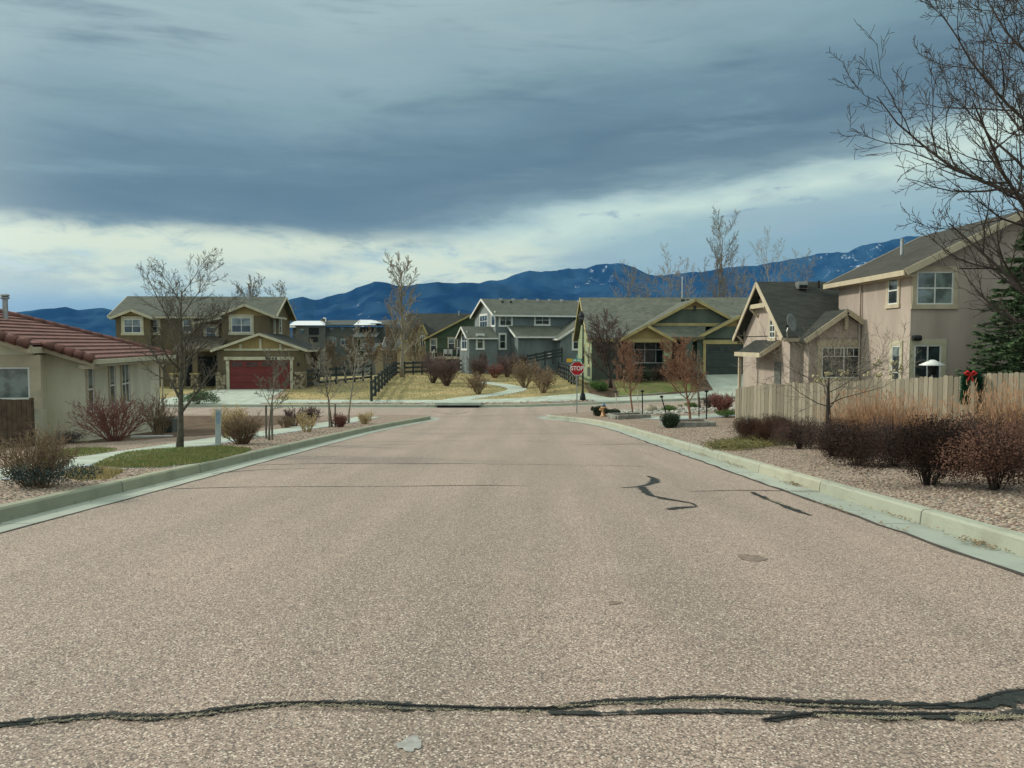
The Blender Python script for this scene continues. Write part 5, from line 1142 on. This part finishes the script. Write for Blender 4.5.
# dark gate-like fence panels beside house B are part of the last one; stop sign
sx, sy, sz = U(577.2, 42.6), 42.6, Lz(U(577.2, 42.6), 42.6)
ss = thing('stop_sign', 'red octagonal STOP sign on thin post at the right corner', 'stop sign', (sx, sy, sz)); zc = W(368.5, 42.6) - sz
MB().box(-.028, .028, 0, .03, 0, zc + .75).build('post', METAL, ss)
def octa(r, y, t): return MB().prism([(r * math.cos(R(22.5 + 45 * i)), y, zc + r * math.sin(R(22.5 + 45 * i))) for i in range(8)], (0, t, 0))
SR = .412
sp_ = octa(SR, -.012, .010).build('sign_face', mat('sign_white', (.72, .72, .70), .4, .05, 4), ss); octa(SR - .028, -.016, .003).build('red_field', mat('sign_red', (.36, .012, .016), .4, .08, 4), sp_)
def lettering(root, txt, loc, size, m, nm='lettering', wx=1):
    cu = bpy.data.curves.new(nm, 'FONT'); cu.body = txt; cu.size = size; cu.extrude = .002; cu.align_x = 'CENTER'; cu.align_y = 'CENTER'; cu.offset = size * .022; o = bpy.data.objects.new(nm, cu); me = bpy.data.meshes.new_from_object(o); bpy.data.objects.remove(o)
    me.materials.clear(); me.materials.append(m); o = bpy.data.objects.new(nm, me); C.objects.link(o); o.parent = root; o.location = loc; o.rotation_euler = (R(90), 0, 0); o.scale = (wx, 1, 1); return o
lettering(sp_, 'STOP', (0, -.020, zc), .33, MC['sign_white'], 'stop_lettering', .86)
zs = W(360.2, 42.6) - sz
SG = mat('street_sign_green', (.04, .30, .22), .5, .1, 4); SO = mat('street_sign_amber', (.62, .36, .03), .5, .1, 4)
b1 = MB().box(-.26, .28, -.02, -.012, zs - .09, zs + .09).build('name_plate', SG, ss); MB().box(-.58, -.262, -.02, -.012, zs - .11, zs + .09).build('amber_plate', SO, ss)
b2 = MB().box(-.004, .004, -.28, .28, zs + .14, zs + .30).build('cross_name_plate', SG, ss)
mb = MB(); [mb.box(x_, x_ + .035, -.023, -.0205, zs - .045, zs + .045) for x_ in (-.20, -.14, -.10, .0, .05, .11, .16)]; mb.build('plate_lettering', MC['sign_white'], b1)

# street lamp
lx, ly = U(583, 52.6), 52.6; lz = Lz(lx, ly); lp = thing('street_lamp', 'tall black street lamp with lantern head behind the stop sign', 'street lamp', (lx, ly, lz)); H = W(311, ly) - lz
MB().tube([(0, 0, 0), (0, 0, .9), (0, 0, H - .9)], [.11, .065, .045], 10).build('pole', BLACK, lp); MB().lathe((0, 0, 0), [(.2, 0), (.2, .2), (.14, .5)], 12).build('base', BLACK, lp)
h_ = MB().lathe((-.12, 0, H - .95), [(.07, 0), (.13, .12), (.20, .6), (.24, .62), (.14, .8), (.03, .95)], 10).build('lantern', BLACK, lp); MB().lathe((-.12, 0, H - .82), [(.10, 0), (.212, .41)], 10).build('lamp_glass', GLASS, h_)

# hydrant
hx, hy, _ = gpt(603.5, 416.5); hz_ = Lz(hx, hy); hd = thing('fire_hydrant', 'tan fire hydrant with blue-grey cap beside a dark round bush', 'fire hydrant', (hx, hy, hz_)); HB = mat('hydrant_tan', (.48, .27, .13), .5, .2, 6)
MB().lathe((0, 0, 0), [(.17, 0), (.17, .04), (.12, .05), (.12, .42), (.16, .44), (.16, .48), (.13, .50), (.10, .56)], 14).build('barrel', HB, hd, True)
MB().lathe((0, 0, .52), [(.13, 0), (.11, .08), (.05, .13), (.04, .19), (.02, .2)], 12).build('cap', mat('hydrant_cap_blue', (.10, .16, .22), .5, .15, 6), hd, True)
for s in (-1, 1): MB().tube([(s * .08, 0, .36), (s * .22, 0, .36)], .06, 10).build('side_outlet', HB, hd)
MB().tube([(0, -.08, .30), (0, -.21, .30)], .075, 10).build('front_outlet', HB, hd)

# landscape beds edged with pale blocks, each with a tree
def bed_edge(label, px0, px1, py0, py1, depth):
    a = gpt(px0, py0); b = gpt(px1, py1); root = thing('bed_edging', label, 'bed edging', (0, 0, 0), 0, 'timber bed edgings on the corner'); z0 = min(a[2], b[2]) - .05
    TB = mat('timber_grey', (.23, .23, .20), .9, .35, 4, .3, 30)
    A_, B_ = Vector((a[0], a[1])), Vector((b[0], b[1])); d = (B_ - A_).normalized(); n_ = Vector((-d.y, d.x)) * depth
    for q, r_ in ((A_, B_), (A_ + n_, B_ + n_)): MB().beam((q.x, q.y, z0 + .12), (r_.x, r_.y, z0 + .12), .15, .30).build('front_timber' if q == A_ else 'rear_timber', TB, root, bevel=.02)
    for q in (A_, B_): e = q + n_; MB().beam((q.x, q.y + .08, z0 + .115), (e.x, e.y - .08, z0 + .115), .14, .28).build('end_timber', TB, root, bevel=.02)
    m_ = MB(); k = [A_, B_, B_ + n_, A_ + n_]; m_.v = [(p_.x, p_.y, z0 + .2) for p_ in k]; m_.f = [(0, 1, 2, 3)]; m_.prism([(p_.x, p_.y, z0 - .1) for p_ in k], (0, 0, .29)); MB().prism([(p_.x, p_.y, z0 - .1) for p_ in k], (0, 0, .29)).build('bed_fill', SOIL, root)
bed_edge('low grey timber bed around the smaller orange-twigged tree', 617, 650, 419.5, 418, 1.1); bed_edge('low grey timber bed around the larger orange-twigged tree', 668, 715, 427.5, 426.5, 1.3)

# tree stakes with dark caps
def stake(label, pb, pt, cap=True, m=BLACK, r=.028):
    x, y, z0 = gpt(*pb); xt, zt_ = fx(pt[0], pt[1], y); root = thing('tree_stake', label, 'stake', (x, y, z0), 0, 'stakes around the young trees')
    MB().tube([(0, 0, -.1), (xt - x, 0, zt_ - z0)], r, 6).build('rod', m, root)
    if cap: MB().lathe((xt - x, 0, zt_ - z0 - .04), [(.05, 0), (.09, .03), (.09, .08), (.03, .12)], 8).build('cap', BLACK, root)
stake('pale leaning stake with dark cap right of the hydrant', (617.3, 411), (615.5, 392), m=PALE); stake('pale stake between the smaller tree trunk and a black stake', (638.2, 413), (637.5, 389.5), False, PALE); stake('black stake in front of the smaller timber bed', (642.6, 418), (642.3, 391.5))
stake('strongly leaning stake above the round dark bush', (667.5, 417), (661.6, 397)); stake('short black stake just right of the larger tree trunk', (699, 417), (699, 397), False); stake('black stake at the right end of the larger timber bed', (706.5, 425), (706.5, 391.5))
stake('grey stake tied beside the red-brown sapling left of the street', (266.2, 439), (266, 405), False, BARKG, .035); stake('second grey stake by the sapling near the marker post', (272.2, 440), (272, 404), False, BARKG, .035)
stake('left one of the stakes at the pair of saplings', (329.5, 427.5), (329, 403), False, BARKG, .04); stake('right one of the stakes at the pair of saplings', (335.5, 427), (335.2, 404), False, BARKG, .04)
stake('thin stake among the small shrubs by the left pavement', (302.5, 430), (302.5, 407), False, BARKG, .03)

# marker post, left
x, y, z0 = gpt(218, 446.5); mp = thing('marker_post', 'pale grey flat marker post standing behind the green lawn', 'marker post', (x, y, z0)); mp.rotation_euler = (0, R(2), 0)
MB().box(-.07, .07, -.03, .03, -.1, 1.0).build('post', mat('marker_grey', (.36, .42, .42), .5, .15, 4), mp, bevel=.01); MB().box(-.055, .055, -.034, -.031, .62, .92).build('decal', mat('decal_blue', (.22, .30, .36), .5, .1, 4), mp)
# air conditioner by house A and pale edging boards
x = U(161, 30.5); ac = thing('air_conditioner', 'dark air-conditioning unit against the beige stucco wall', 'air conditioner', (x, 30.5, W(440, 30.5)));
MB().box(-.38, .38, 0, .75, 0, .85).build('cabinet', DARKW, ac, bevel=.03); mb = MB(); [mb.box(-.36, .36, -.015, -.002, .1 + k * .07, .13 + k * .07) for k in range(10)]; mb.build('grille', BLACK, ac); MB().lathe((0, .37, .85), [(.3, 0), (.3, .03), (.05, .05)], 16).build('fan_guard', BLACK, ac)
o = MB().box(-.75, .6, -.1, .1, 0, .10).build('splash_block', mat('pale_block', (.42, .44, .42), .8, .1, 4)); tag(o, 'pale concrete splash block at the foot of the stucco wall', 'block'); o.location = (U(152, 26.5), 26.5, W(438.5, 26.5)); o.rotation_euler = (0, 0, R(8))

# boulders
def boulder(label, px_, py_, w_, h_, seed, m=None, group=None):
    x, y, z0 = gpt(px_, py_); rg = random.Random(seed); o = MB().rock((0, 0, 0), w_ / 2, w_ / 2.4, h_, rg, 11, 8).build('boulder', m or MC['stone_grey'], smooth=True); o.location = (x, y, z0 + h_ * .1); tag(o, label, 'boulder', group)
boulder('rounded grey-tan boulder between the two orange-twigged trees', 651, 411.5, .72, .34, 4, mat('boulder_tan', (.30, .27, .20), .9, .3, 6))
rg = random.Random(9); mbs = MB()
for _ in range(420):
    x = rg.uniform(5.6, 13.6); y = 40.2 + rg.random() * 3
    if not inpoly(cobR, [(x, y)])[0]: continue
    s = rg.uniform(.05, .16); mbs.rock((x, y, Lz(x, y) + s * .3), s, s, s * .6, rg, 6, 4)
tag(mbs.build('cobbles', mat('cobble_pale', (.42, .41, .36), .9, .4, 4)), kind='stuff')
mbs = MB()
for _ in range(900):
    x = rg.uniform(-14, 12); y = float(np.interp(x, [p_[0] for p_ in KF], [p_[1] for p_ in KF])) + rg.uniform(.75, 1.75)
    if x > 5.5: continue
    s = rg.uniform(.05, .12); mbs.rock((x, y, Lz(x, y) + s * .2), s, s, s * .6, rg, 5, 3)
tag(mbs.build('kerbside_stones', mat('cobble_pinkish', (.36, .30, .25), .9, .45, 4)), kind='stuff')
# storm drain inlet in the far kerb
x0_, x1_ = U(434, 50.8), U(481, 50.8); dr = thing('storm_drain', 'storm drain inlet with dark slot in the far kerb', 'storm drain', (0, 50.85, 0)); zz = Tz((x0_ + x1_) / 2, 50.9)
MB().box(x0_, x1_, .18, 1.5, zz + .16, zz + .34).build('lid', CONC, dr); MB().box(x0_ + .15, x1_ - .15, .3, 1.2, zz - .05, zz + .155).build('inlet_slot', BLACK, dr)

# ================================================================== VEGETATION
# big bare tree at the right edge
P_ = dict(seg=[8, 7, 6, 5, 3], n=[13, 9, 8, 6], t0=[.16, .15, .12, .1], ang=[50, 42, 40, 40], len=[.60, .56, .5, .5], wob=[.05, .10, .13, .16, .2], up=[.02, .10, .10, .09, .05], fall=.40, rmin=.0045, rf=.66, bias=(-.30, -.05, .12))
bt = bare_tree('bare_tree', 'big dark bare tree spreading in from the right edge above the shrubs', 'tree', (9.75, 12.0, Lz(9.75, 12.0)), 7.9, .12, 12, BARKD, BARKD, {**P_, 'n': [15, 10, 7, 6]}, lean=(-.02, 0))
# tree in front of the fence
P_ = dict(seg=[4, 5, 4, 3, 2], n=[9, 7, 5, 4], t0=[.55, .15, .15, .1], ang=[62, 40, 40, 40], len=[.95, .55, .5, .5], up=[.0, .05, .08, .08, .05], fall=.1, rmin=.0032, rf=.30)
tx, ty = U(829, 18.6), 18.6; bare_tree('bare_tree', 'small dark bare tree with low wide branches in front of the board fence', 'tree', (tx, ty, Lz(tx, ty)), 1.9, .10, 6, BARKD, BARKG, {**P_, 'wob': [.02, .13, .16, .2, .2]})
# left tree in the lawn
P_ = dict(n=[12, 8, 6, 5], t0=[.25, .2, .15, .1], len=[.58, .55, .5, .5], ang=[42, 36, 38, 38], up=[.03, .10, .10, .08, .05], rmin=.0035)
tx, ty, tz = gpt(179.5, 448.5); bare_tree('bare_tree', 'bare grey tree rooted in the green lawn beside the left pavement', 'tree', (tx, ty, tz), 4.2, .085, 21, mat('bark_olive_dark', (.095, .085, .065), .95, .4, 12, .5, 40), MC['bark_olive_dark'], {**P_, 'n': [14, 9, 7, 5]})
sap = dict(n=[12, 7, 5, 3], len=[.42, .5, .5, .5], t0=[.35, .2, .15, .1], ang=[42, 36, 36, 36], rmin=.006, up=[.02, .12, .1, .06, .03])
def sapling(label, pb, ptop, r, seed, m, mt, P=None, name='young_tree', group='young trees near the corner'):
    x, y, z0 = gpt(*pb); xt, zt_ = fx(pb[0], ptop, y); return bare_tree(name, label, 'tree', (x, y, z0), (zt_ - z0) * .95, r, seed, m, mt, {**sap, **(P or {})}, group)
sapling('thin reddish sapling between the marker post and the pavement', (269, 440), 352, .035, 31, BARKG, BARKG)
sapling('pale slender sapling left of the three-rail fence end', (348.5, 423), 336, .05, 32, BARKP, BARKP, dict(n=[12, 6, 4, 3]))
sapling('grey sapling just left of the pale slender one', (332, 427), 348, .045, 33, BARKG, BARKP)
orng = dict(n=[16, 8, 6, 4], t0=[.28, .15, .1, .1], ang=[44, 30, 30, 30], len=[.60, .55, .5, .5], fall=.55, rmin=.008, up=[.02, .16, .12, .08, .04])
sapling('smaller orange-twigged ornamental tree in the left timber bed', (632.8, 415.5), 345, .055, 34, TWIGO, TWIGO, orng); sapling('larger orange-twigged ornamental tree in the right timber bed', (690.5, 421.5), 343, .06, 35, TWIGO, TWIGO, {**orng, 'n': [20, 9, 6, 5], 'len': [.66, .55, .5, .5], 'ang': [52, 32, 32, 32]})
sapling('grey-trunked bare tree behind the larger orange-twigged tree', (700, 409), 352, .085, 36, BARKG, TWIGB, dict(n=[10, 6, 5, 4]))
# street trees further off
def far_tree(label, px_, Y, zb_, ptop, r, seed, m, mt, n=(14, 8, 6, 5), ang=(38, 34, 34, 34), ln=(.42, .5, .5, .5), rmin=.018, t0=.25, group=None, name='bare_tree', up=.1):
    x = U(px_, Y); h = W(ptop, Y) - zb_; return bare_tree(name, label, 'tree', (x, Y, zb_), h, r, seed, m, mt, dict(n=list(n), ang=list(ang), len=list(ln), rmin=rmin, t0=[t0, .15, .1, .1], up=[.02, up, up, .05, .03]), group)
gt = 'bare trees behind the houses'
far_tree('tall pale bare poplar left of the dark-roofed house', 402, 76, -1.9, 266, .20, 41, BARKP, BARKP, rmin=.014, n=(20, 8, 6, 4), ln=(.34, .5, .5, .5), ang=(34, 30, 30, 30), t0=.2)
far_tree('tallest grey bare tree above the ranch roof, left of the steep wing', 716, 92, -1, 236, .16, 42, BARKG, BARKG, n=(20, 9, 6, 4), ln=(.40, .5, .5, .5), ang=(32, 30, 30, 30), group=gt, rmin=.012)
for k, (px_, top, lab) in enumerate(((628, 275, 'leftmost grey tree rising behind the ranch roof'), (664, 264, 'grey tree rising behind the ranch roof peak'), (648, 282, 'lower bare tree between the two behind the ranch ridge'), (690, 274, 'bare tree just right of the ranch gable peak'), (735, 270, 'bare tree beside the tallest one behind the ranch'), (764, 248, 'bare tree above the peak of the steep charcoal wing'), (790, 262, 'bare tree behind the charcoal wing ridge'))):
    far_tree(lab, px_, 96 + k * 2, -1, top, .12, 50 + k, BARKP if k % 2 else BARKG, BARKP, n=(13, 7, 5, 3), ln=(.42, .5, .5, .5), group=gt, rmin=.011)
for k, (px_, top, lab) in enumerate(((243, 290, 'faint bare treetop above the left part of the brown house ridge'), (262, 288, 'faint bare treetop by the roof vent of the brown house'), (276, 291, 'faint bare treetop at the right end of the brown house ridge'))):
    far_tree(lab, px_, 92 + k, -2.5, top, .12, 60 + k, BARKG, BARKG, n=(12, 7, 5, 3), group='treetops above the brown house')
for k, (px_, Y, top, lab) in enumerate(((313, 66, 352, 'tan-leaved bare tree beside the brown house side wall'), (330, 76, 345, 'brushy brown tree right of the brown house'), (352, 90, 340, 'brushy brown tree in front of the long dark building'), (372, 92, 336, 'brushy brown tree beside the round evergreen'), (388, 84, 330, 'bare tree left of the tall pale poplar'), (416, 88, 326, 'bare tree right of the tall pale poplar'))):
    far_tree(lab, px_, Y, -2.1, top, .10, 70 + k, BARKG, TWIGB, n=(16, 9, 6, 4), ln=(.5, .5, .5, .5), t0=.12, rmin=.014, group='brushy trees beside the park')
# ranch-yard dark tree/shrub
far_tree('dark purple-brown multi-branched tree at the left end of the ranch house', 611, 55, -1.5, 325, .12, 81, BARKD, TWIGM, n=(18, 10, 7, 5), ln=(.62, .5, .5, .5), ang=(48, 34, 34, 34), t0=.08, rmin=.010)
conifer('spruce_tree', 'green spruce behind the board fence at the right edge', (U(1032, 25.6), 25.6, -1.2), 7.0, 2.5, 4, 34, 13)
conifer('evergreen_tree', 'small round dark evergreen among bare trees below the foothills', (U(359.5, 96), 96, W(357, 96)), 2.6, .9, 6, 12, 8)
leafy_bush('juniper_bush', 'dark green low juniper seen under the left bare tree', (U(196, 52), 52, Lz(U(196, 52), 52)), 1.0, .8, .95, 3000, .05, 5, NEED, BARK)

# right row of dark red bushes
prot = [leafy_bush('barberry_bush', '', (0, 0, 0), .92, .86, 1.0, 17000, .019, 100 + k, BARB if k != 1 else BARB2, BARKD, 'dark red bushes along the right verge', 24) for k in range(3)]
rows = [(1016, 494, 1.15, 1, 'rust-tinged bush cut by the right edge of the picture'), (944, 489, 1.22, 0, 'largest dark red bush, second from the right edge'), (868, 468, 1.0, 2, 'dark red bush below the tall orange plume grass'), (905, 468, 1.05, 0, 'dark bush between the largest red bush and the plume grass'), (806, 450, .85, 2, 'round dark bush just left of the small low-branched tree'), (775, 446, .82, 1, 'rust-brown bush second from the far end of the row'),
        (752, 441, .80, 0, 'dark red bush nearest the far end of the board fence'), (842, 458, .9, 2, 'dark red bush hiding the foot of the small low-branched tree'), (985, 470, 1.1, 2, 'dark bush directly under the Christmas garland'), (790, 441, .85, 1, 'rust bush half hidden behind the round dark bush')]
for i, (px_, py_, s, k, lab) in enumerate(rows):
    x, y, z0 = gpt(px_, py_); y += .45; z0 = Lz(x, y)
    if i < 3 and False: pass
    dup(prot[k], (x, y, z0), rnd.uniform(0, 6.3), (s * .76, s * .78, s * rnd.uniform(.84, .96)), lab)
for p_ in prot:
    for c_ in list(p_.children): bpy.data.objects.remove(c_)
    bpy.data.objects.remove(p_)
# plume grasses
for k, (px_, Y, top, lab) in enumerate(((848, 19.5, 405, 'orange plume grass right of the small low-branched tree'), (872, 18.2, 399, 'tall orange plume grass in the middle of the clumps'), (898, 17.4, 402, 'orange plume grass left of the garland'), (925, 17.8, 408, 'low orange plume grass nearest the garland'), (1002, 14.6, 402, 'orange plume grass behind the right-edge bush'), (1022, 14.0, 392, 'tall plume grass at the right edge of the picture'))):
    x = U(px_, Y); grass_clump('plume_grass', lab, (x, Y, Lz(x, Y)), W(top, Y) - Lz(x, Y) + .12, 1.05, 620, 200 + k, GRASSO, 'orange plume grasses along the fence')
# pale dried flower heads
for k, (px_, Y, top) in enumerate(((835, 28.5, 366), (888, 26.8, 362))):
    x = U(px_, Y); rg = random.Random(k); rt = thing('seed_stalks', ('pale dry seed heads rising above the fence below the bay window', 'pale dry seed heads above the fence left of the sliding door')[k], 'plant', (x, Y, -1.2)); s_ = MB(); hd_ = MB()
    for _ in range(8):
        q = Vector((rg.uniform(-.8, .8), rg.uniform(-.2, .2), W(top, Y) + 1.2 - rg.random() * .6)); s_.tube([(q.x * .4, 0, 0), tuple(q)], [.012, .006], 3)
        for _ in range(5): hd_.rock((q.x + rg.gauss(0, .06), q.y, q.z + rg.gauss(0, .06)), .05, .04, .05, rg, 5, 4)
    s_.build('stalks', GRASSY, rt); hd_.build('seed_heads', mat('seed_head', (.50, .44, .26), .9, .2, 5), rt)
# left foreground bush, and others on the left
x, y, z0 = gpt(18, 489); bare_shrub('bare_shrub', 'tangled brown shrub at the left edge by the kerb', (x, y + .35, z0), .85, 1.5, 301, TWIGB, 46, 7, 5, .0035); leafy_bush('low_bush', 'low dark blue-green bush at the foot of the brown shrub, left edge', (x + .3, y + .15, z0), .52, .45, .42, 3200, .016, 302, mat('leaf_blue_green', (.05, .07, .06), .8, .5, 6), TWIGB)
x, y = U(112, 24.3), 24.3; bare_shrub('red_twig_shrub', 'reddish many-stemmed shrub in front of the stucco house windows', (x, y, Lz(x, y)), 1.5, 2.6, 303, TWIGR, 34, 7, 4, .006)
x, y = U(66, 24.3), 24.3; leafy_bush('low_bush', 'low dusky bush at the base of the beige stucco wall', (x, y, Lz(x, y)), .65, .4, .42, 1600, .02, 304, mat('leaf_dusky', (.10, .085, .09), .9, .4, 6), TWIGM)
def sh(px_, py_, h, wd, seed, m, lab, n=24, rmin=.006, name='bare_shrub', kids=7, group=None):
    x, y, z0 = gpt(px_, py_); bare_shrub(name, lab, (x, y, z0), h, wd, seed, m, n, kids, 4, rmin, group)
gs = 'small shrubs by the left pavement'
sh(242, 444, .85, 1.2, 310, TWIGB, 'brown twiggy shrub right of the marker post', 44, .006, group=gs); sh(232, 437, 1.0, 1.3, 311, GRASSY, 'straw-coloured shrub behind the brown twiggy one', 30, .006, group=gs)
sh(308, 432, .75, .7, 312, GRASSY, 'thin straw shrub by the thin stake', 14, .006, group=gs); sh(340, 427, .55, .5, 313, TWIGR, 'rust-red shrub between the two saplings', 34, .007, group=gs); sh(365, 424, .6, .8, 314, GRASSY, 'wispy yellow shrub at the end of the left verge', 18, .007, group=gs)
sh(294, 426, .8, .9, 315, TWIGM, 'mauve shrub behind the thin stake', 26, .007, group=gs); sh(312, 421, .7, .9, 316, TWIGM, 'mauve shrub further back toward the cross street', 24, .007, group=gs); sh(286, 428, .5, .7, 317, TWIGB, 'low brown shrub near the reddish sapling', 20, .007, group=gs)
sh(160, 436, 1.5, 1.4, 318, TWIGB, 'thin brown shrub between the air conditioner and the left tree', 16, .006, group=gs)
# park shrubs
gp = 'bare shrubs in the park'
for k, (px_, py_, h, wd, m, n, lab) in enumerate(((447, 386, 2.5, 3.0, TWIGM, 40, 'dense mauve shrub right of its darker neighbour, below the deck'), (433, 383, 2.6, 3.0, TWIGM, 40, 'dense dark shrub left of the deck stair foot'), (479, 394, 1.6, 2.0, TWIGB, 26, 'grey-brown vase-shaped shrub in the bend of the park path'), (477, 381, 2.2, 2.0, TWIGM, 30, 'mauve shrub behind the vase-shaped one'),
                                  (525, 388, 2.2, 2.4, TWIGB, 30, 'upright brown shrub right of the park path'), (543, 393, 1.8, 2.6, TWIGB, 24, 'wide bare shrub nearest the three-rail fence'), (507, 377, 2.3, 3.2, TWIGM, 36, 'mauve shrub mass below the middle wing'), (520, 374, 2.2, 3.0, TWIGM, 36, 'mauve shrub just left of the sloping fence'), (495, 378, 1.4, 2.6, TWIGR, 30, 'low reddish shrub at the bend of the path'), (539, 380, 1.2, 2.0, TWIGM, 24, 'small shrub under the sloping fence'))):
    sh(px_, py_, h, wd, 330 + k, m, lab, n, .010, group=gp)
for px_, lab in ((483, 'narrow dark columnar shrub against the slate-blue wall'), (523, 'shorter narrow columnar shrub against the middle wing')):
    x, Y = U(px_, 78.5), 78.5; leafy_bush('columnar_shrub', lab, (x, Y, -1.5), .45, .45, W(351 if px_ < 500 else 354, Y) + 1.5, 2600, .05, 350, BARB, TWIGM)
# ranch yard
def lb(px_, py_, rx, h, seed, m, lab, n=2200, s=.03, name='round_bush', group=None):
    x, y, z0 = gpt(px_, py_); leafy_bush(name, lab, (x, y + rx * .4, z0), rx, rx * .9, h, n, s, seed, m, BARK, group)
gr = 'clipped evergreen bushes'
lb(600, 391.5, .62, .85, 360, BUSHG, 'bright green round bush at the left end of the ranch yard', 4200, .035, group=gr); lb(612.8, 416.5, .36, .40, 361, BUSHD, 'dark round bush right of the hydrant', 5200, .028, group=gr); lb(598.5, 416, .25, .52, 362, BUSHD, 'narrow dark bush tucked behind the hydrant', 4200, .028, group=gr)
lb(670, 428, .42, .58, 363, BUSHD, 'dark round bush at the left end of the larger timber bed', 7000, .028, group=gr); lb(669.5, 411.5, .42, .33, 364, BUSHG, 'green bush beside the tan boulder', 2600, .025, group=gr); lb(693, 408.5, .42, .34, 365, BUSHG, 'small green bush behind the larger orange-twigged tree', 2200, .025, group=gr); lb(728, 417.5, .52, .36, 366, BUSHG, 'green bush at the far end of the board fence', 2600, .025, group=gr)
sh(722, 412, .95, 1.3, 370, TWIGR, 'reddish-mauve shrub beyond the end of the board fence', 50, .008); sh(712, 408, .7, 1.2, 371, TWIGM, 'dusky shrub beside the cross street pavement', 36, .008)
for k, (px_, Y, h, lab) in enumerate(((655, 55.8, 1.1, 'dark shrub below the porch window'), (664, 55.6, 1.3, 'dark shrub left of the porch column'), (640, 55.9, .9, 'dark low shrub left of the porch window'), (686, 55.6, .8, 'dusky shrub in front of the ranch entry'))):
    x = U(px_, Y); leafy_bush('foundation_shrub', lab, (x, Y, Lz(x, Y)), .75, .6, h, 2000, .04, 380 + k, BUSHD if k % 2 == 0 else BARB, TWIGM, 'foundation shrubs of the ranch house')
# flat juniper on the right verge
rg = random.Random(4); rt = thing('ground_juniper', 'flat brown-green juniper creeping to the kerb at the right', 'shrub', (0, 0, 0)); mb = MB(); stm = MB()
for _ in range(15000):
    px_ = rg.uniform(0, 1); a_ = rg.gauss(0, .36); c_ = (5.35 + px_ * 2.9, 19.4 + px_ * 3.4 + a_ * (1.1 + px_))
    x, y = c_[0] + rg.gauss(0, .22), c_[1]; z0 = Lz(x, y); zz = z0 + abs(rg.gauss(.07, .05)); a = Vector((rg.gauss(0, 1), rg.gauss(0, 1), rg.gauss(0, .5))).normalized() * .034; b = a.orthogonal().normalized() * .012; p_ = Vector((x, y, zz)); mb.add([p_ - a, p_ + b, p_ + a, p_ - b], [(0, 1, 2, 3)])
for _ in range(60): x, y = rg.uniform(5.4, 8.2), rg.uniform(19.4, 22.8); stm.tube([(x, y, Lz(x, y)), (x + rg.uniform(-.4, .4), y + rg.uniform(-.4, .4), Lz(x, y) + .08)], [.012, .005], 3)
mb.build('foliage', JUNI, rt); stm.build('stems', BARK, rt)
